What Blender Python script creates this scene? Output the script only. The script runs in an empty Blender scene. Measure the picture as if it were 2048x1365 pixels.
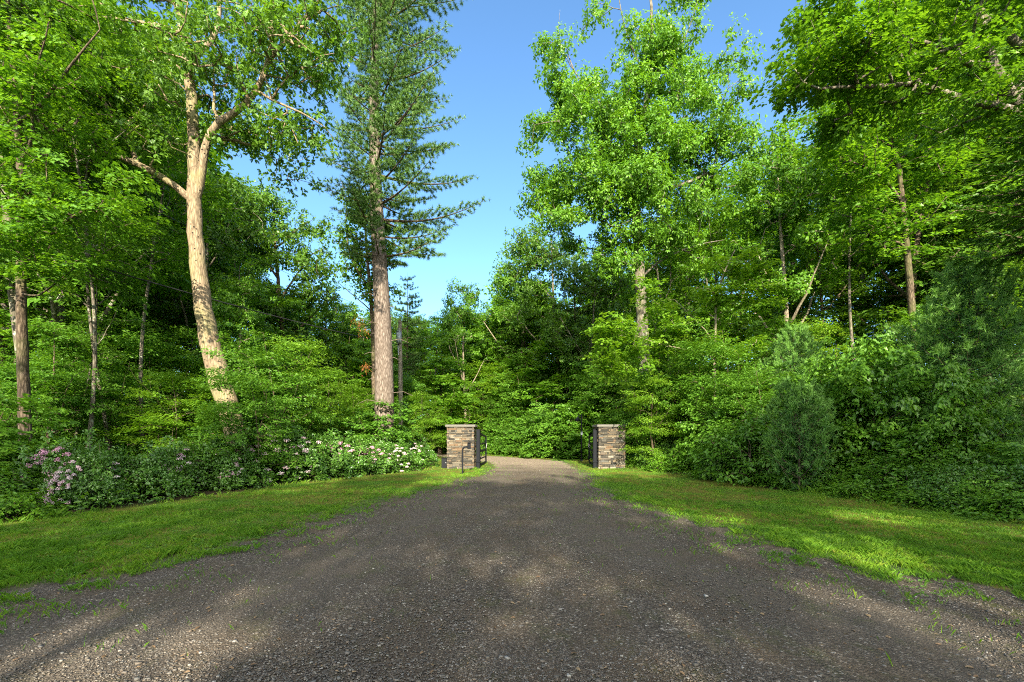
import bpy, math, random
import numpy as np
from mathutils import Vector, Matrix

SEED = 11
R = np.random.RandomState(SEED)
sc = bpy.context.scene
COL = sc.collection
F, HOR, CX, EYE = 910.0, 868.0, 1024.0, 1.6

def at(px, py, Y):
    """a point Y metres ahead of the camera seen at photo pixel (px, py)"""
    return np.array([(px - CX) / F * Y, Y, EYE + (HOR - py) / F * Y])

# ------------------------------------------------------------------ noise / terrain
_ph = np.random.RandomState(5).rand(24, 3) * 6.283
_dr = np.random.RandomState(6).rand(24) * 6.283
def wob(x, y, s, k=0):
    """cheap smooth noise, about -1..1"""
    x = np.asarray(x, float); y = np.asarray(y, float)
    v = 0
    for i in range(6):
        j = (i + k * 5) % 24
        f = (1.0 + 0.37 * i) / s
        v = v + np.sin(x * f * math.cos(_dr[j]) + y * f * math.sin(_dr[j]) + _ph[j, 0]) \
              * np.cos(x * f * .8 * math.sin(_dr[j]) - y * f * .8 * math.cos(_dr[j]) + _ph[j, 1])
    return v / 2.6

RL = np.array([[-40, -3.0], [-22, -0.5], [-13, 1.0], [-8.5, 3.0], [-6.2, 3.9], [-4.95, 4.7], [-4.45, 5.5], [-3.95, 6.9], [-3.4, 9.6],
               [-2.5, 12.4], [-1.5, 16], [-1.05, 18.9], [-0.8, 22.5], [-1.2, 25.5], [-2.6, 28.6], [-5.2, 31.0], [-10, 33.0], [-18, 34.5], [-30, 35.5]])
RR = np.array([[40, -2.5], [24, 0.2], [14, 2.2], [8.4, 3.3], [6.3, 4.0], [5.1, 4.6], [4.4, 5.6], [3.55, 6.9], [2.8, 9.6],
               [2.75, 12.4], [2.75, 16], [2.8, 18.9], [3.1, 22.5], [2.7, 26.0], [0.6, 30.4], [-3.6, 34.2], [-9.5, 36.5], [-18, 38.2], [-30, 39.3]])
BACK_L = np.array([[-40, -9.], [40, -9.]])
def resample(P, n):
    d = np.r_[0, np.cumsum(np.linalg.norm(np.diff(P, axis=0), axis=1))]
    t = np.linspace(0, d[-1], n)
    return np.c_[np.interp(t, d, P[:, 0]), np.interp(t, d, P[:, 1])]
def smooth(P, it=2):
    for _ in range(it):
        Q = [P[0]]
        for a, b in zip(P[:-1], P[1:]):
            Q += [a * .75 + b * .25, a * .25 + b * .75]
        Q.append(P[-1]); P = np.array(Q)
    return P
# matched parameter on both edges: smooth each with the same control count
RLs, RRs = smooth(RL), smooth(RR)

def edge_noise(x, y):
    return .16 * wob(x, y, .22, 1) + .20 * wob(x, y, .7, 6) + .22 * wob(x, y, 1.9, 2)
_poly = np.vstack([RLs, RRs[::-1], [[40, -12.], [-40, -12.]]])
def in_poly(x, y, P=_poly):
    x = np.asarray(x, float); y = np.asarray(y, float)
    c = np.zeros(x.shape, bool)
    xj, yj = P[-1]
    for xi, yi in P:
        m = ((yi > y) != (yj > y))
        with np.errstate(divide='ignore', invalid='ignore'):
            c ^= m & (x < (xj - xi) * (y - yi) / (yj - yi + 1e-12) + xi)
        xj, yj = xi, yi
    return c
def road_dist(x, y):
    """signed distance to the drive's edge (negative inside)"""
    x = np.asarray(x, float); y = np.asarray(y, float)
    best = np.full(x.shape, 1e9)
    for P in (RLs, RRs):
        for a, b in zip(P[:-1], P[1:]):
            d = b - a; L = d @ d + 1e-9
            t = np.clip(((x - a[0]) * d[0] + (y - a[1]) * d[1]) / L, 0, 1)
            best = np.minimum(best, np.hypot(x - a[0] - t * d[0], y - a[1] - t * d[1]))
    return np.where(in_poly(x, y), -best, best)
BL = np.array([[3.5, -17.], [6, -11.5], [8, -9.3], [10.2, -8.4], [13, -7.6], [16.5, -5.9], [20, -4.1], [22, -3.9], [26, -4.4], [30, -9.]])
BR = np.array([[3.0, 16.], [6, 10.6], [7.8, 9.2], [11, 8.4], [15.8, 6.7], [20, 5.7], [24, 5.5], [28, 4.9], [32, 2.2], [36, -2.2], [38.5, -8]])
def lawn_mask(x, y):
    """1 on the mown grass, 0 on the wood's floor"""
    xl = np.interp(y, BL[:, 0], BL[:, 1]); xr = np.interp(y, BR[:, 0], BR[:, 1])
    e = .35 * wob(x, y, 1.1, 3)
    m = (x > xl + e) & (x < xr + e) & (y < 39.5)
    return m
def H(x, y):
    x = np.asarray(x, float); y = np.asarray(y, float)
    rise = .16 * np.clip(x - 12, 0, 30) + .05 * np.clip(-x - 14, 0, 40) + .09 * np.clip(y - 44, 0, 60)
    far = np.clip((np.hypot(x, y) - 10) / 15, 0, 1)
    rd = np.clip(np.abs(x - .5 - np.where(y > 0, 0, 0)) / 6, 0, 1)
    bump = .03 * wob(x, y, 1.6, 4) + .16 * wob(x, y, 7, 5) * far * rd
    return rise * np.clip((y + 12) / 20, 0, 1) + bump * rd

# ------------------------------------------------------------------ mesh helpers
def link(ob, parent=None):
    COL.objects.link(ob)
    if parent is not None:
        ob.parent = parent
    return ob
def tag(ob, label=None, cat=None, group=None, kind=None):
    if label: ob['label'] = label
    if cat: ob['category'] = cat
    if group: ob['group'] = group
    if kind: ob['kind'] = kind
    return ob
def empty(name, loc, rz=0, label=None, cat=None, group=None):
    o = bpy.data.objects.new(name, None); COL.objects.link(o)
    o.location = [float(v) for v in loc]; o.rotation_euler = (0, 0, rz); o.empty_display_size = .2
    return tag(o, label, cat, group)
def np_mesh(name, V, faces, attrs=None, smooth_=False):
    """V (N,3); faces: list of int arrays (M,k); attrs: {name: (N,) float}"""
    me = bpy.data.meshes.new(name)
    V = np.ascontiguousarray(V, np.float32)
    me.vertices.add(len(V)); me.vertices.foreach_set('co', V.ravel())
    idx = np.concatenate([f.ravel() for f in faces]).astype(np.int32)
    tot = np.concatenate([np.full(len(f), f.shape[1]) for f in faces])
    st = np.r_[0, np.cumsum(tot)[:-1]].astype(np.int32)
    me.loops.add(len(idx)); me.loops.foreach_set('vertex_index', idx)
    me.polygons.add(len(tot)); me.polygons.foreach_set('loop_start', st)
    if smooth_:
        me.polygons.foreach_set('use_smooth', np.ones(len(tot), bool))
    else:
        me.shade_flat() if hasattr(me, 'shade_flat') else None
    if attrs:
        for k, a in attrs.items():
            at_ = me.attributes.new(k, 'FLOAT', 'POINT'); at_.data.foreach_set('value', np.ascontiguousarray(a, np.float32))
    me.update(calc_edges=True)
    return me
def ob_from(name, me, mat, parent=None):
    me.materials.append(mat)
    return link(bpy.data.objects.new(name, me), parent)

def tube(points, radii, K, caps=False, twist=0.0):
    P = np.asarray(points, float); r = np.asarray(radii, float); n = len(P)
    T = np.gradient(P, axis=0); T /= np.linalg.norm(T, axis=1)[:, None] + 1e-9
    u = np.cross(T[0], [0.13, 1, 0.07]); 
    if np.linalg.norm(u) < .1: u = np.cross(T[0], [1, 0, .2])
    u /= np.linalg.norm(u)
    U = np.empty((n, 3))
    for i in range(n):
        u = u - T[i] * (u @ T[i]); u /= np.linalg.norm(u) + 1e-9; U[i] = u
    W = np.cross(T, U)
    a = np.arange(K) / K * 2 * math.pi
    V = P[:, None] + r[:, None, None] * (np.cos(a)[None, :, None] * U[:, None] + np.sin(a)[None, :, None] * W[:, None])
    i = np.arange(n - 1)[:, None] * K; j = np.arange(K)[None]; j2 = (j + 1) % K
    Fq = np.stack([i + j, i + j2, i + K + j2, i + K + j], -1).reshape(-1, 4)
    return V.reshape(-1, 3), Fq
class MB:
    """collects quads/tris into one mesh"""
    def __init__(s): s.V = []; s.q = []; s.t = []; s.n = 0; s.a = []
    def add(s, V, q=None, t=None, a=0.0):
        V = np.asarray(V, float)
        if q is not None and len(q): s.q.append(np.asarray(q) + s.n)
        if t is not None and len(t): s.t.append(np.asarray(t) + s.n)
        s.V.append(V); s.a.append(np.broadcast_to(np.asarray(a, float), (len(V),))); s.n += len(V)
    def tube(s, P, r, K=8, a=0.0):
        V, q = tube(P, r, K); s.add(V, q, a=a)
    def cyl(s, p0, p1, r0, r1=None, K=16, a=0.0):
        r1 = r0 if r1 is None else r1
        p0 = np.asarray(p0, float); p1 = np.asarray(p1, float)
        V, q = tube([p0, p0 + (p1 - p0) * .5, p1], [r0, (r0 + r1) / 2, r1], K)
        n = len(V); V = np.vstack([V, p0, p1])
        k = np.arange(K); k2 = (k + 1) % K
        t = np.vstack([np.stack([k2, k, np.full(K, n)], 1), np.stack([n - K + k, n - K + k2, np.full(K, n + 1)], 1)])
        s.add(V, q, t, a)
    def box(s, c, size, rz=0.0, bev=0.0, a=0.0, jit=None):
        c = np.asarray(c, float); h = np.asarray(size, float) / 2
        if bev <= 0:
            V = np.array([[x, y, z] for x in (-1, 1) for y in (-1, 1) for z in (-1, 1)], float) * h
            q = np.array([[0, 1, 3, 2], [4, 6, 7, 5], [0, 4, 5, 1], [2, 3, 7, 6], [0, 2, 6, 4], [1, 5, 7, 3]])
            if jit is not None: V = V + jit
            t = None
        else:
            V = []; 
            for x in (-1, 1):
                for y in (-1, 1):
                    for z in (-1, 1):
                        S = np.array([x, y, z])
                        for ax in range(3):
                            v = S * h - S * bev; v[ax] = S[ax] * h[ax]; V.append(v)
            V = np.array(V); 
            def vi(x, y, z, ax): return ((x > 0) * 4 + (y > 0) * 2 + (z > 0)) * 3 + ax
            q = []; t = []
            for ax in range(3):
                o1, o2 = (ax + 1) % 3, (ax + 2) % 3
                for sg in (-1, 1):
                    f = []
                    for a1, a2 in ((-1, -1), (1, -1), (1, 1), (-1, 1)):
                        S = [0, 0, 0]; S[ax] = sg; S[o1] = a1; S[o2] = a2; f.append(vi(*S, ax))
                    q.append(f if sg > 0 else f[::-1])
                for s1 in (-1, 1):
                    for s2 in (-1, 1):
                        S = [0, 0, 0]; S[o1] = s1; S[o2] = s2
                        A = list(S); A[ax] = -1; B = list(S); B[ax] = 1
                        f = [vi(*A, o1), vi(*B, o1), vi(*B, o2), vi(*A, o2)]
                        q.append(f if s1 * s2 > 0 else f[::-1])
            for x in (-1, 1):
                for y in (-1, 1):
                    for z in (-1, 1):
                        f = [vi(x, y, z, 0), vi(x, y, z, 1), vi(x, y, z, 2)]
                        t.append(f if x * y * z > 0 else f[::-1])
            if jit is not None: V = V + np.repeat(jit, 3, axis=0)
        cs, sn = math.cos(rz), math.sin(rz)
        V = np.c_[V[:, 0] * cs - V[:, 1] * sn, V[:, 0] * sn + V[:, 1] * cs, V[:, 2]] + c
        s.add(V, q, t, a)
    def mesh(s, name, smooth_=False):
        fs = []
        if s.q: fs.append(np.vstack(s.q))
        if s.t: fs.append(np.vstack(s.t))
        return np_mesh(name, np.vstack(s.V), fs, {'rnd': np.concatenate(s.a)}, smooth_)
    def build(s, name, mat, parent=None, smooth_=False):
        return ob_from(name, s.mesh(name, smooth_), mat, parent)

# ------------------------------------------------------------------ materials
class NT:
    def __init__(s, name):
        s.m = bpy.data.materials.new(name); s.m.use_nodes = True
        s.nt = s.m.node_tree; s.N = s.nt.nodes; s.L = s.nt.links
        for n in list(s.N): s.N.remove(n)
        s.out = s.N.new('ShaderNodeOutputMaterial')
    def n(s, t, ins=None, **kw):
        nd = s.N.new(t)
        for k, v in kw.items(): setattr(nd, k, v)
        for k, v in (ins or {}).items(): s.set(nd, k, v)
        return nd
    def set(s, nd, k, v):
        sock = nd.inputs[k]
        if isinstance(v, bpy.types.NodeSocket): s.L.new(v, sock)
        elif isinstance(v, (tuple, list)) and len(v) == 3 and sock.type == 'RGBA': sock.default_value = (*v, 1)
        else: sock.default_value = v
    def attr(s, name):
        return s.n('ShaderNodeAttribute', attribute_name=name).outputs['Fac']
    def ramp(s, fac, stops, interp='LINEAR'):
        r = s.n('ShaderNodeValToRGB', {'Fac': fac}); cr = r.color_ramp; cr.interpolation = interp
        while len(cr.elements) < len(stops): cr.elements.new(.5)
        for e, (p, c) in zip(cr.elements, stops):
            e.position = p; e.color = (*c, 1) if len(c) == 3 else c
        return r.outputs['Color']
    def noise(s, scale, detail=4, vec=None, rough=.55, out='Fac'):
        nd = s.n('ShaderNodeTexNoise', {'Scale': scale, 'Detail': detail, 'Roughness': rough})
        if vec is not None: s.set(nd, 'Vector', vec)
        return nd.outputs[out]
    def mix(s, fac, a, b, blend='MIX'):
        nd = s.n('ShaderNodeMix', data_type='RGBA', blend_type=blend)
        for k, v in ((0, fac), (6, a), (7, b)):
            sock = nd.inputs[k]
            if isinstance(v, bpy.types.NodeSocket): s.L.new(v, sock)
            elif isinstance(v, (tuple, list)): sock.default_value = (*v[:3], 1)
            else: sock.default_value = v
        return nd.outputs[2]
    def math(s, op, a, b=0.0, clamp=False):
        nd = s.n('ShaderNodeMath', operation=op, use_clamp=clamp)
        for k, v in ((0, a), (1, b)):
            if isinstance(v, bpy.types.NodeSocket): s.L.new(v, nd.inputs[k])
            else: nd.inputs[k].default_value = v
        return nd.outputs[0]
    def coord(s, scale=(1, 1, 1), kind='Object'):
        tc = s.n('ShaderNodeTexCoord')
        mp = s.n('ShaderNodeMapping', {'Vector': tc.outputs[kind], 'Scale': scale})
        return mp.outputs['Vector']
    def bump(s, h, strength, dist=.02, normal=None):
        b = s.n('ShaderNodeBump', {'Height': h, 'Strength': strength, 'Distance': dist})
        if normal is not None: s.set(b, 'Normal', normal)
        return b.outputs['Normal']
    def pbr(s, color, rough=.6, normal=None, metal=0.0, spec=.5):
        p = s.n('ShaderNodeBsdfPrincipled', {'Base Color': color, 'Roughness': rough, 'Metallic': metal, 'Specular IOR Level': spec})
        if normal is not None: s.set(p, 'Normal', normal)
        return p.outputs[0]
    def done(s, shader):
        s.L.new(shader, s.out.inputs['Surface']); return s.m

def leaf_mat(name, dark, mid, light, trans=.38, rough=.42, spec=.35, tcol=None, stops=None):
    t = NT(name)
    rnd = t.attr('rnd')
    oi = t.n('ShaderNodeObjectInfo').outputs['Random']
    f = t.math('ADD', t.math('MULTIPLY', rnd, .8), t.math('MULTIPLY', oi, .2))
    c = t.ramp(f, stops or [(0, dark), (.5, mid), (1, light)])
    p = t.pbr(c, rough, spec=spec)
    tc = t.mix(1.0, c, tcol or (1.9, 1.75, .55), 'MULTIPLY')
    tr = t.n('ShaderNodeBsdfTranslucent', {'Color': tc}).outputs[0]
    ms = t.n('ShaderNodeMixShader', {'Fac': trans}); t.L.new(p, ms.inputs[1]); t.L.new(tr, ms.inputs[2])
    return t.done(ms.outputs[0])
M = {}
M['oak'] = leaf_mat('oak_leaves', (0.046, 0.116, 0.014), (0.081, 0.183, 0.018), (0.136, 0.265, 0.025))
M['maple'] = leaf_mat('maple_leaves', (0.055, 0.145, 0.014), (0.102, 0.236, 0.018), (0.184, 0.346, 0.026))
M['beech'] = leaf_mat('beech_leaves', (0.073, 0.171, 0.014), (0.129, 0.264, 0.019), (0.221, 0.362, 0.034), trans=.45)
M['deep'] = leaf_mat('dull_leaves', (0.056, 0.144, 0.017), (0.094, 0.222, 0.022), (0.155, 0.306, 0.032))
M['bush'] = leaf_mat('bush_leaves', (0.050, 0.139, 0.016), (0.094, 0.222, 0.022), (0.169, 0.336, 0.035), spec=.45, rough=.38)
M['laurel'] = leaf_mat('laurel_leaves', (0.038, 0.104, 0.016), (0.071, 0.174, 0.022), (0.133, 0.272, 0.035), trans=.22, spec=.5, rough=.33)
M['pine'] = leaf_mat('pine_needles', (0.063, 0.139, 0.029), (0.101, 0.204, 0.037), (0.165, 0.282, 0.051), trans=.2, rough=.5, tcol=(1.3, 1.4, .6))
M['youngpine'] = leaf_mat('young_pine_needles', (.038, .110, .026), (.080, .200, .040), (.170, .340, .060), trans=.2, rough=.5, tcol=(1.3, 1.4, .6))
M['hemlock'] = leaf_mat('hemlock_needles', (0.043, 0.120, 0.019), (0.076, 0.185, 0.026), (0.151, 0.283, 0.037), trans=.2, rough=.5, tcol=(1.3, 1.4, .6))
M['dead'] = leaf_mat('dead_leaves', (.25, .07, .02), (.38, .13, .035), (.45, .2, .06), trans=.3, tcol=(1.2, 1, .7))
M['red'] = leaf_mat('red_shoots', (.16, .035, .015), (.25, .06, .02), (.3, .1, .03), trans=.3, tcol=(1.2, 1, .7))
M['grass'] = leaf_mat('grass_blades', (.075, .130, .010), (.130, .225, .014), (.240, .310, .030), trans=.32, rough=.5, spec=.2, stops=[(0, (.050, .125, .012)), (.35, (.095, .215, .015)), (.62, (.165, .290, .022)), (.85, (.190, .225, .032)), (1, (.240, .190, .070))])
M['weed'] = leaf_mat('weed_leaves', (.060, .160, .020), (.100, .230, .025), (.150, .300, .035), trans=.35)
M['blossom'] = leaf_mat('pale_blossoms', (.62, .28, .42), (.78, .60, .68), (.86, .80, .80), trans=.25, rough=.6, spec=.2, tcol=(1, .95, .95))
M['blossom_pink'] = leaf_mat('pink_blossoms', (.60, .22, .40), (.72, .38, .54), (.80, .58, .66), trans=.25, rough=.6, spec=.2, tcol=(1, .95, .95))

def bark_mat(name, dark, mid, light, sx=9, sz=1.6, moss=None, spots=False, bump=.8, lichen=None):
    t = NT(name)
    v = t.coord((sx, sx, sz)); v1 = t.coord((1, 1, 1))
    n1 = t.noise(1.6, 8, v, .65); n2 = t.noise(.6, 4, v1, .6)
    vo = t.n('ShaderNodeTexVoronoi', {'Vector': v, 'Scale': 1.4}, feature='DISTANCE_TO_EDGE').outputs['Distance']
    cr = t.math('MULTIPLY', vo, 3.0, clamp=True)
    h = t.math('ADD', t.math('MULTIPLY', n1, .7), t.math('MULTIPLY', cr, .35))
    c = t.ramp(h, [(.28, dark), (.52, mid), (.80, light)])
    if lichen:
        ln = t.ramp(t.noise(4.5, 5, v1, .7), [(.56, (0, 0, 0)), (.64, (1, 1, 1))]); c = t.mix(t.math('MULTIPLY', ln, .75), c, lichen)
    if moss:
        ms = t.ramp(n2, [(.5, (0, 0, 0)), (.68, (1, 1, 1))]); c = t.mix(t.math('MULTIPLY', ms, .7), c, moss)
    if spots:
        # rows of dark woodpecker holes
        vv = t.coord((5.2, 5.2, 6.0))
        sp = t.n('ShaderNodeTexVoronoi', {'Vector': vv, 'Scale': 1.25, 'Randomness': .9}, feature='F1').outputs['Distance']
        gate = t.noise(.55, 2, v1, .5)
        k = t.math('MULTIPLY', t.math('LESS_THAN', sp, .19), t.math('GREATER_THAN', gate, .50))
        c = t.mix(k, c, (.025, .02, .014)); h = t.math('SUBTRACT', h, t.math('MULTIPLY', k, .6))
    return t.done(t.pbr(c, .88, t.bump(h, bump, .03), spec=.15))
M['bark_oak'] = bark_mat('lean_trunk_bark', (.10, .075, .048), (.225, .172, .110), (.335, .262, .175), 11, 2.2, moss=(.22, .22, .09), spots=True, bump=.55)
M['bark_pine'] = bark_mat('pine_bark', (.070, .054, .042), (.150, .120, .098), (.265, .222, .188), 12, 2.6, bump=1.0)
M['bark_dark'] = bark_mat('dark_bark', (.035, .026, .018), (.10, .075, .05), (.20, .155, .11), 12, 3, moss=(.09, .11, .03))
M['bark_grey'] = bark_mat('grey_bark', (.048, .042, .032), (.125, .108, .082), (.235, .205, .158), 10, 2.5, moss=(.12, .13, .05), lichen=(.36, .38, .30))
M['bark_pale'] = bark_mat('pale_bark', (.11, .09, .065), (.23, .19, .14), (.36, .31, .24), 9, 2.5, moss=(.2, .2, .1))

# ------------------------------------------------------------------ leaves
def T_(v, f): return np.array(v, float), np.array(f)
def fan(outline, fold=.12):
    o = [(x, y, abs(y) * fold * 2 - x * x * .14) for x, y in outline]
    V = [(.38, 0, -.03)] + o; n = len(o)
    return T_(V, [(0, 1 + i, 1 + (i + 1) % n) for i in range(n)])
TPL = {
    'oval': T_([(0, 0, 0), (.5, .27, .07), (1, 0, -.10), (.5, -.27, .07)], [(0, 2, 1), (0, 3, 2)]),
    'oval6': T_([(0, 0, 0), (.28, .22, .06), (.68, .21, .02), (1, 0, -.16), (.68, -.21, .02), (.28, -.22, .06), (.5, 0, -.02)],
                [(6, 0, 1), (6, 1, 2), (6, 2, 3), (6, 3, 4), (6, 4, 5), (6, 5, 0)]),
    'long': T_([(0, 0, 0), (.35, .20, .05), (.7, .18, 0), (1, 0, -.16), (.7, -.18, 0), (.35, -.20, .05)], [(0, 5, 1), (1, 5, 4), (1, 4, 2), (2, 4, 3)]),
    'maple': fan([(0, 0), (.08, .34), (.30, .20), (.42, .52), (.62, .22), (.74, .26), (1, 0), (.74, -.26), (.62, -.22), (.42, -.52), (.30, -.20), (.08, -.34)]),
    'oak': fan([(0, 0), (.22, .20), (.30, .09), (.46, .33), (.56, .12), (.78, .26), (.80, .10), (1.02, 0), (.80, -.10), (.78, -.26), (.56, -.12), (.46, -.33), (.30, -.09), (.22, -.20)]),
    'needle': T_([(0, .5, 0), (0, -.5, 0), (1, 0, -.05)], [(0, 1, 2)]),
    'petal': T_([(0, 0, 0), (.6, .45, .12), (1, 0, .05), (.6, -.45, .12)], [(0, 2, 1), (0, 3, 2)]),
}
def nrm(a): return a / (np.linalg.norm(a, axis=-1, keepdims=True) + 1e-9)
def leaves_mesh(name, pos, d, nz, size, rnd, tpl, width=None):
    """one small folded leaf per row"""
    V, Fc = TPL[tpl]
    x = nrm(d); z = nz - x * np.sum(nz * x, 1, keepdims=True); z = nrm(z); y = np.cross(z, x)
    w = size if width is None else width
    P = pos[:, None] + (V[None, :, 0:1] * x[:, None] + V[None, :, 2:3] * z[:, None]) * size[:, None, None] \
        + V[None, :, 1:2] * y[:, None] * w[:, None, None]
    nV = len(V)
    Fa = (Fc[None] + (np.arange(len(pos)) * nV)[:, None, None]).reshape(-1, Fc.shape[1])
    return np_mesh(name, P.reshape(-1, 3), [Fa], {'rnd': np.repeat(np.clip(rnd, 0, 1), nV)})

def spray_leaves(A, D, rs, mode, n, size, spread=.55):
    """leaves for each attractor A (k,3) growing in direction D: mode 'spray' = flat layered fans, 'tuft' = whorls at twig ends"""
    k = len(A)
    if mode == 'spray':
        N = k * n
        a = np.repeat(A, n, 0); d = np.repeat(D, n, 0)
        tilt = np.repeat(rs.normal(0, .22, (k, 3)), n, 0)
        up = nrm(np.array([0, 0, 1.]) + tilt)
        d = nrm(d - up * np.sum(d * up, 1, keepdims=True)); s = np.cross(up, d)
        u = rs.uniform(-1, 1, N); v = rs.uniform(-1, 1, N) * (1 - .55 * np.abs(u)) 
        # concentrate leaves along 5 twigs so that the spray has a ragged edge
        tw = np.round(v * 2.5) / 2.5; v = tw + (v - tw) * .45
        p = a + d * (u * spread)[:, None] + s * (v * spread * .75)[:, None] + up * (rs.normal(0, .05, N) - .12 * (u ** 2 + v ** 2) * spread)[:, None]
        sgn = np.sign(rs.uniform(-1, 1, N)); ang = sgn * rs.uniform(.3, 1.1, N) + v * .5
        ld = d * np.cos(ang)[:, None] + s * np.sin(ang)[:, None] - up * rs.uniform(0, .45, N)[:, None]
        nz = up + rs.normal(0, .28, (N, 3))
    else:
        per = 7; nt = max(1, n // per); K = k * nt
        a = np.repeat(A, nt, 0); d = np.repeat(D, nt, 0)
        c = a + nrm(rs.normal(0, 1, (K, 3))) * (rs.uniform(0, 1, (K, 1)) ** .5) * spread * np.array([1, 1, .7])
        td = nrm(nrm(c - a) * .8 + d * .3 + np.array([0, 0, .35]))
        c_ = np.repeat(c, per, 0); td_ = np.repeat(td, per, 0); N = K * per
        r = nrm(rs.normal(0, 1, (N, 3)))
        ld = nrm(r - td_ * np.sum(r * td_, 1, keepdims=True)) + td_ * rs.uniform(-.1, .9, (N, 1)) - np.array([0, 0, .35])
        ld = nrm(ld); p = c_ + ld * .04
        nz = td_ + np.array([0, 0, .6]) + rs.normal(0, .25, (N, 3))
        n = nt * per
    cl = np.repeat(rs.uniform(0, 1, k), n)
    rnd = .5 * cl + .5 * rs.uniform(0, 1, N)
    sz = size * rs.uniform(.65, 1.2, N)
    return p, ld, nz, sz, rnd

def polyline(P, n_per=.6):
    P = np.asarray(P, float)
    Q = [P[0]]
    for _ in range(1):
        S = [P[0]]
        for a, b in zip(P[:-1], P[1:]): S += [a * .75 + b * .25, a * .25 + b * .75]
        S.append(P[-1]); P = np.array(S)
    return P

def grow(limbs, attr, rs, base_r, seg=.7, up_pen=.7, tip_r=.010, thick=1.0):
    """limbs: list of (points(n,3), r0, r1); first is the trunk from the ground. attr (k,3) twig ends.
       returns chains [(points, radii)], outward directions per attractor"""
    cap = 60000
    P = np.zeros((cap, 3)); par = -np.ones(cap, int); D = np.zeros((cap, 3)); rad = np.zeros(cap); fixed = np.zeros(cap, bool)
    n = 0
    for li, (pts, r0, r1) in enumerate(limbs):
        pts = np.asarray(pts, float); L = np.r_[0, np.cumsum(np.linalg.norm(np.diff(pts, axis=0), axis=1))]
        if li == 0: prev = -1
        else:
            prev = int(np.argmin(np.linalg.norm(P[:n] - pts[0], axis=1)))
            pts[0] = P[prev]
        for i in range(0 if li == 0 else 1, len(pts)):
            P[n] = pts[i]; par[n] = prev
            dd = pts[i] - (P[prev] if prev >= 0 else pts[0] - [0, 0, 1]); D[n] = dd / (np.linalg.norm(dd) + 1e-9)
            rad[n] = r0 + (r1 - r0) * (L[i] / L[-1]) ** .9; fixed[n] = True
            prev = n; n += 1
    nfix = n
    trunk_bot = P[0, 2] + .28 * 0
    order = np.argsort([np.min(np.linalg.norm(P[:nfix] - a, axis=1)) for a in attr])
    outd = np.zeros((len(attr), 3)); tips = np.zeros(cap)
    for k in order:
        a = attr[k]; d = np.linalg.norm(P[:n] - a, axis=1)
        cost = d + up_pen * np.maximum(0, P[:n, 2] - a[2] + .15) + .15 * (fixed[:n] & (d > 1.2))
        q = int(np.argmin(cost)); dist = d[q]
        m = max(1, int(math.ceil(dist / seg)))
        p0 = P[q]; dr = D[q]
        side = a - p0; c1 = p0 + (dr * .30 + side / (dist + 1e-6) * .3 + np.array([0, 0, .12])) * dist * .6
        prev = q
        for i in range(1, m + 1):
            t = i / m; pt = (1 - t) ** 2 * p0 + 2 * t * (1 - t) * c1 + t * t * a
            if i < m: pt = pt + rs.normal(0, .045 * min(dist, 2.0), 3)
            P[n] = pt; par[n] = prev; dd = pt - P[prev]; D[n] = dd / (np.linalg.norm(dd) + 1e-9); prev = n; n += 1
        outd[k] = D[prev]; tips[prev] += 1
    kids = [[] for _ in range(n)]
    for i in range(n - 1, -1, -1):
        if par[i] >= 0: tips[par[i]] += tips[i]; kids[par[i]].append(i)
    for i in range(n):
        if not fixed[i]:
            r = tip_r * max(1, tips[i]) ** .52 * thick
            rad[i] = min(r, rad[par[i]] * (.98 if len(kids[par[i]]) == 1 else .82)) if par[i] >= 0 else r
    chains = []
    stack = [(0, None)]
    while stack:
        s, pr = stack.pop()
        pts = []; rr = []
        if pr is not None: pts.append(P[pr]); rr.append(min(rad[s] * 1.15, rad[pr]))
        i = s
        while True:
            pts.append(P[i]); rr.append(rad[i])
            if not kids[i]: break
            if fixed[i]:
                ks = sorted(kids[i], key=lambda j: -(rad[j] + (10 if fixed[j] and j == i + 1 else 0)))
            else: ks = sorted(kids[i], key=lambda j: -rad[j])
            for j in ks[1:]: stack.append((j, i))
            i = ks[0]
        if len(pts) > 1: chains.append((np.array(pts), np.array(rr)))
    return chains, outd

def chains_to_mesh(name, chains, minr=0.0, big=12, flare=True):
    mb = MB()
    for ci, (p, r) in enumerate(chains):
        if r[0] < minr: continue
        K = big if r[0] > .12 else (7 if r[0] > .04 else (5 if r[0] > .018 else 3))
        if ci == 0 and flare:
            z = p[:, 2] - p[0, 2]; r = r * (1 + .55 * np.exp(-z / .35))
        r = r.copy(); r[-1] *= .55
        V, q = tube(p, r, K)
        if r[0] > .12:
            V = V + (np.sin(V[:, [2, 0, 1]] * 5.1) * .03 + np.sin(V[:, [1, 2, 0]] * 11.3) * .012) * r[0] * 1.4
        mb.add(V, q)
    return mb.mesh(name, True)

def blob_attr(blobs, rs, sig=.38, per=6):
    """blobs: (px, py, Y, rx_px, ry_px, rY, n) -> world points, in small clumps"""
    out = []
    for px, py, Y, rx, ry, rY, n in blobs:
        c = at(px, py, Y); r = np.array([rx / F * Y, rY, ry / F * Y])
        m = max(1, n // per)
        u = nrm(rs.normal(0, 1, (m, 3))) * (rs.uniform(0, 1, (m, 1)) ** (1 / 2.6))
        cc = c + u * r
        out.append(np.repeat(cc, per, 0) + rs.normal(0, sig, (m * per, 3)) * np.array([1, 1, .62]))
    return np.vstack(out)

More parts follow.
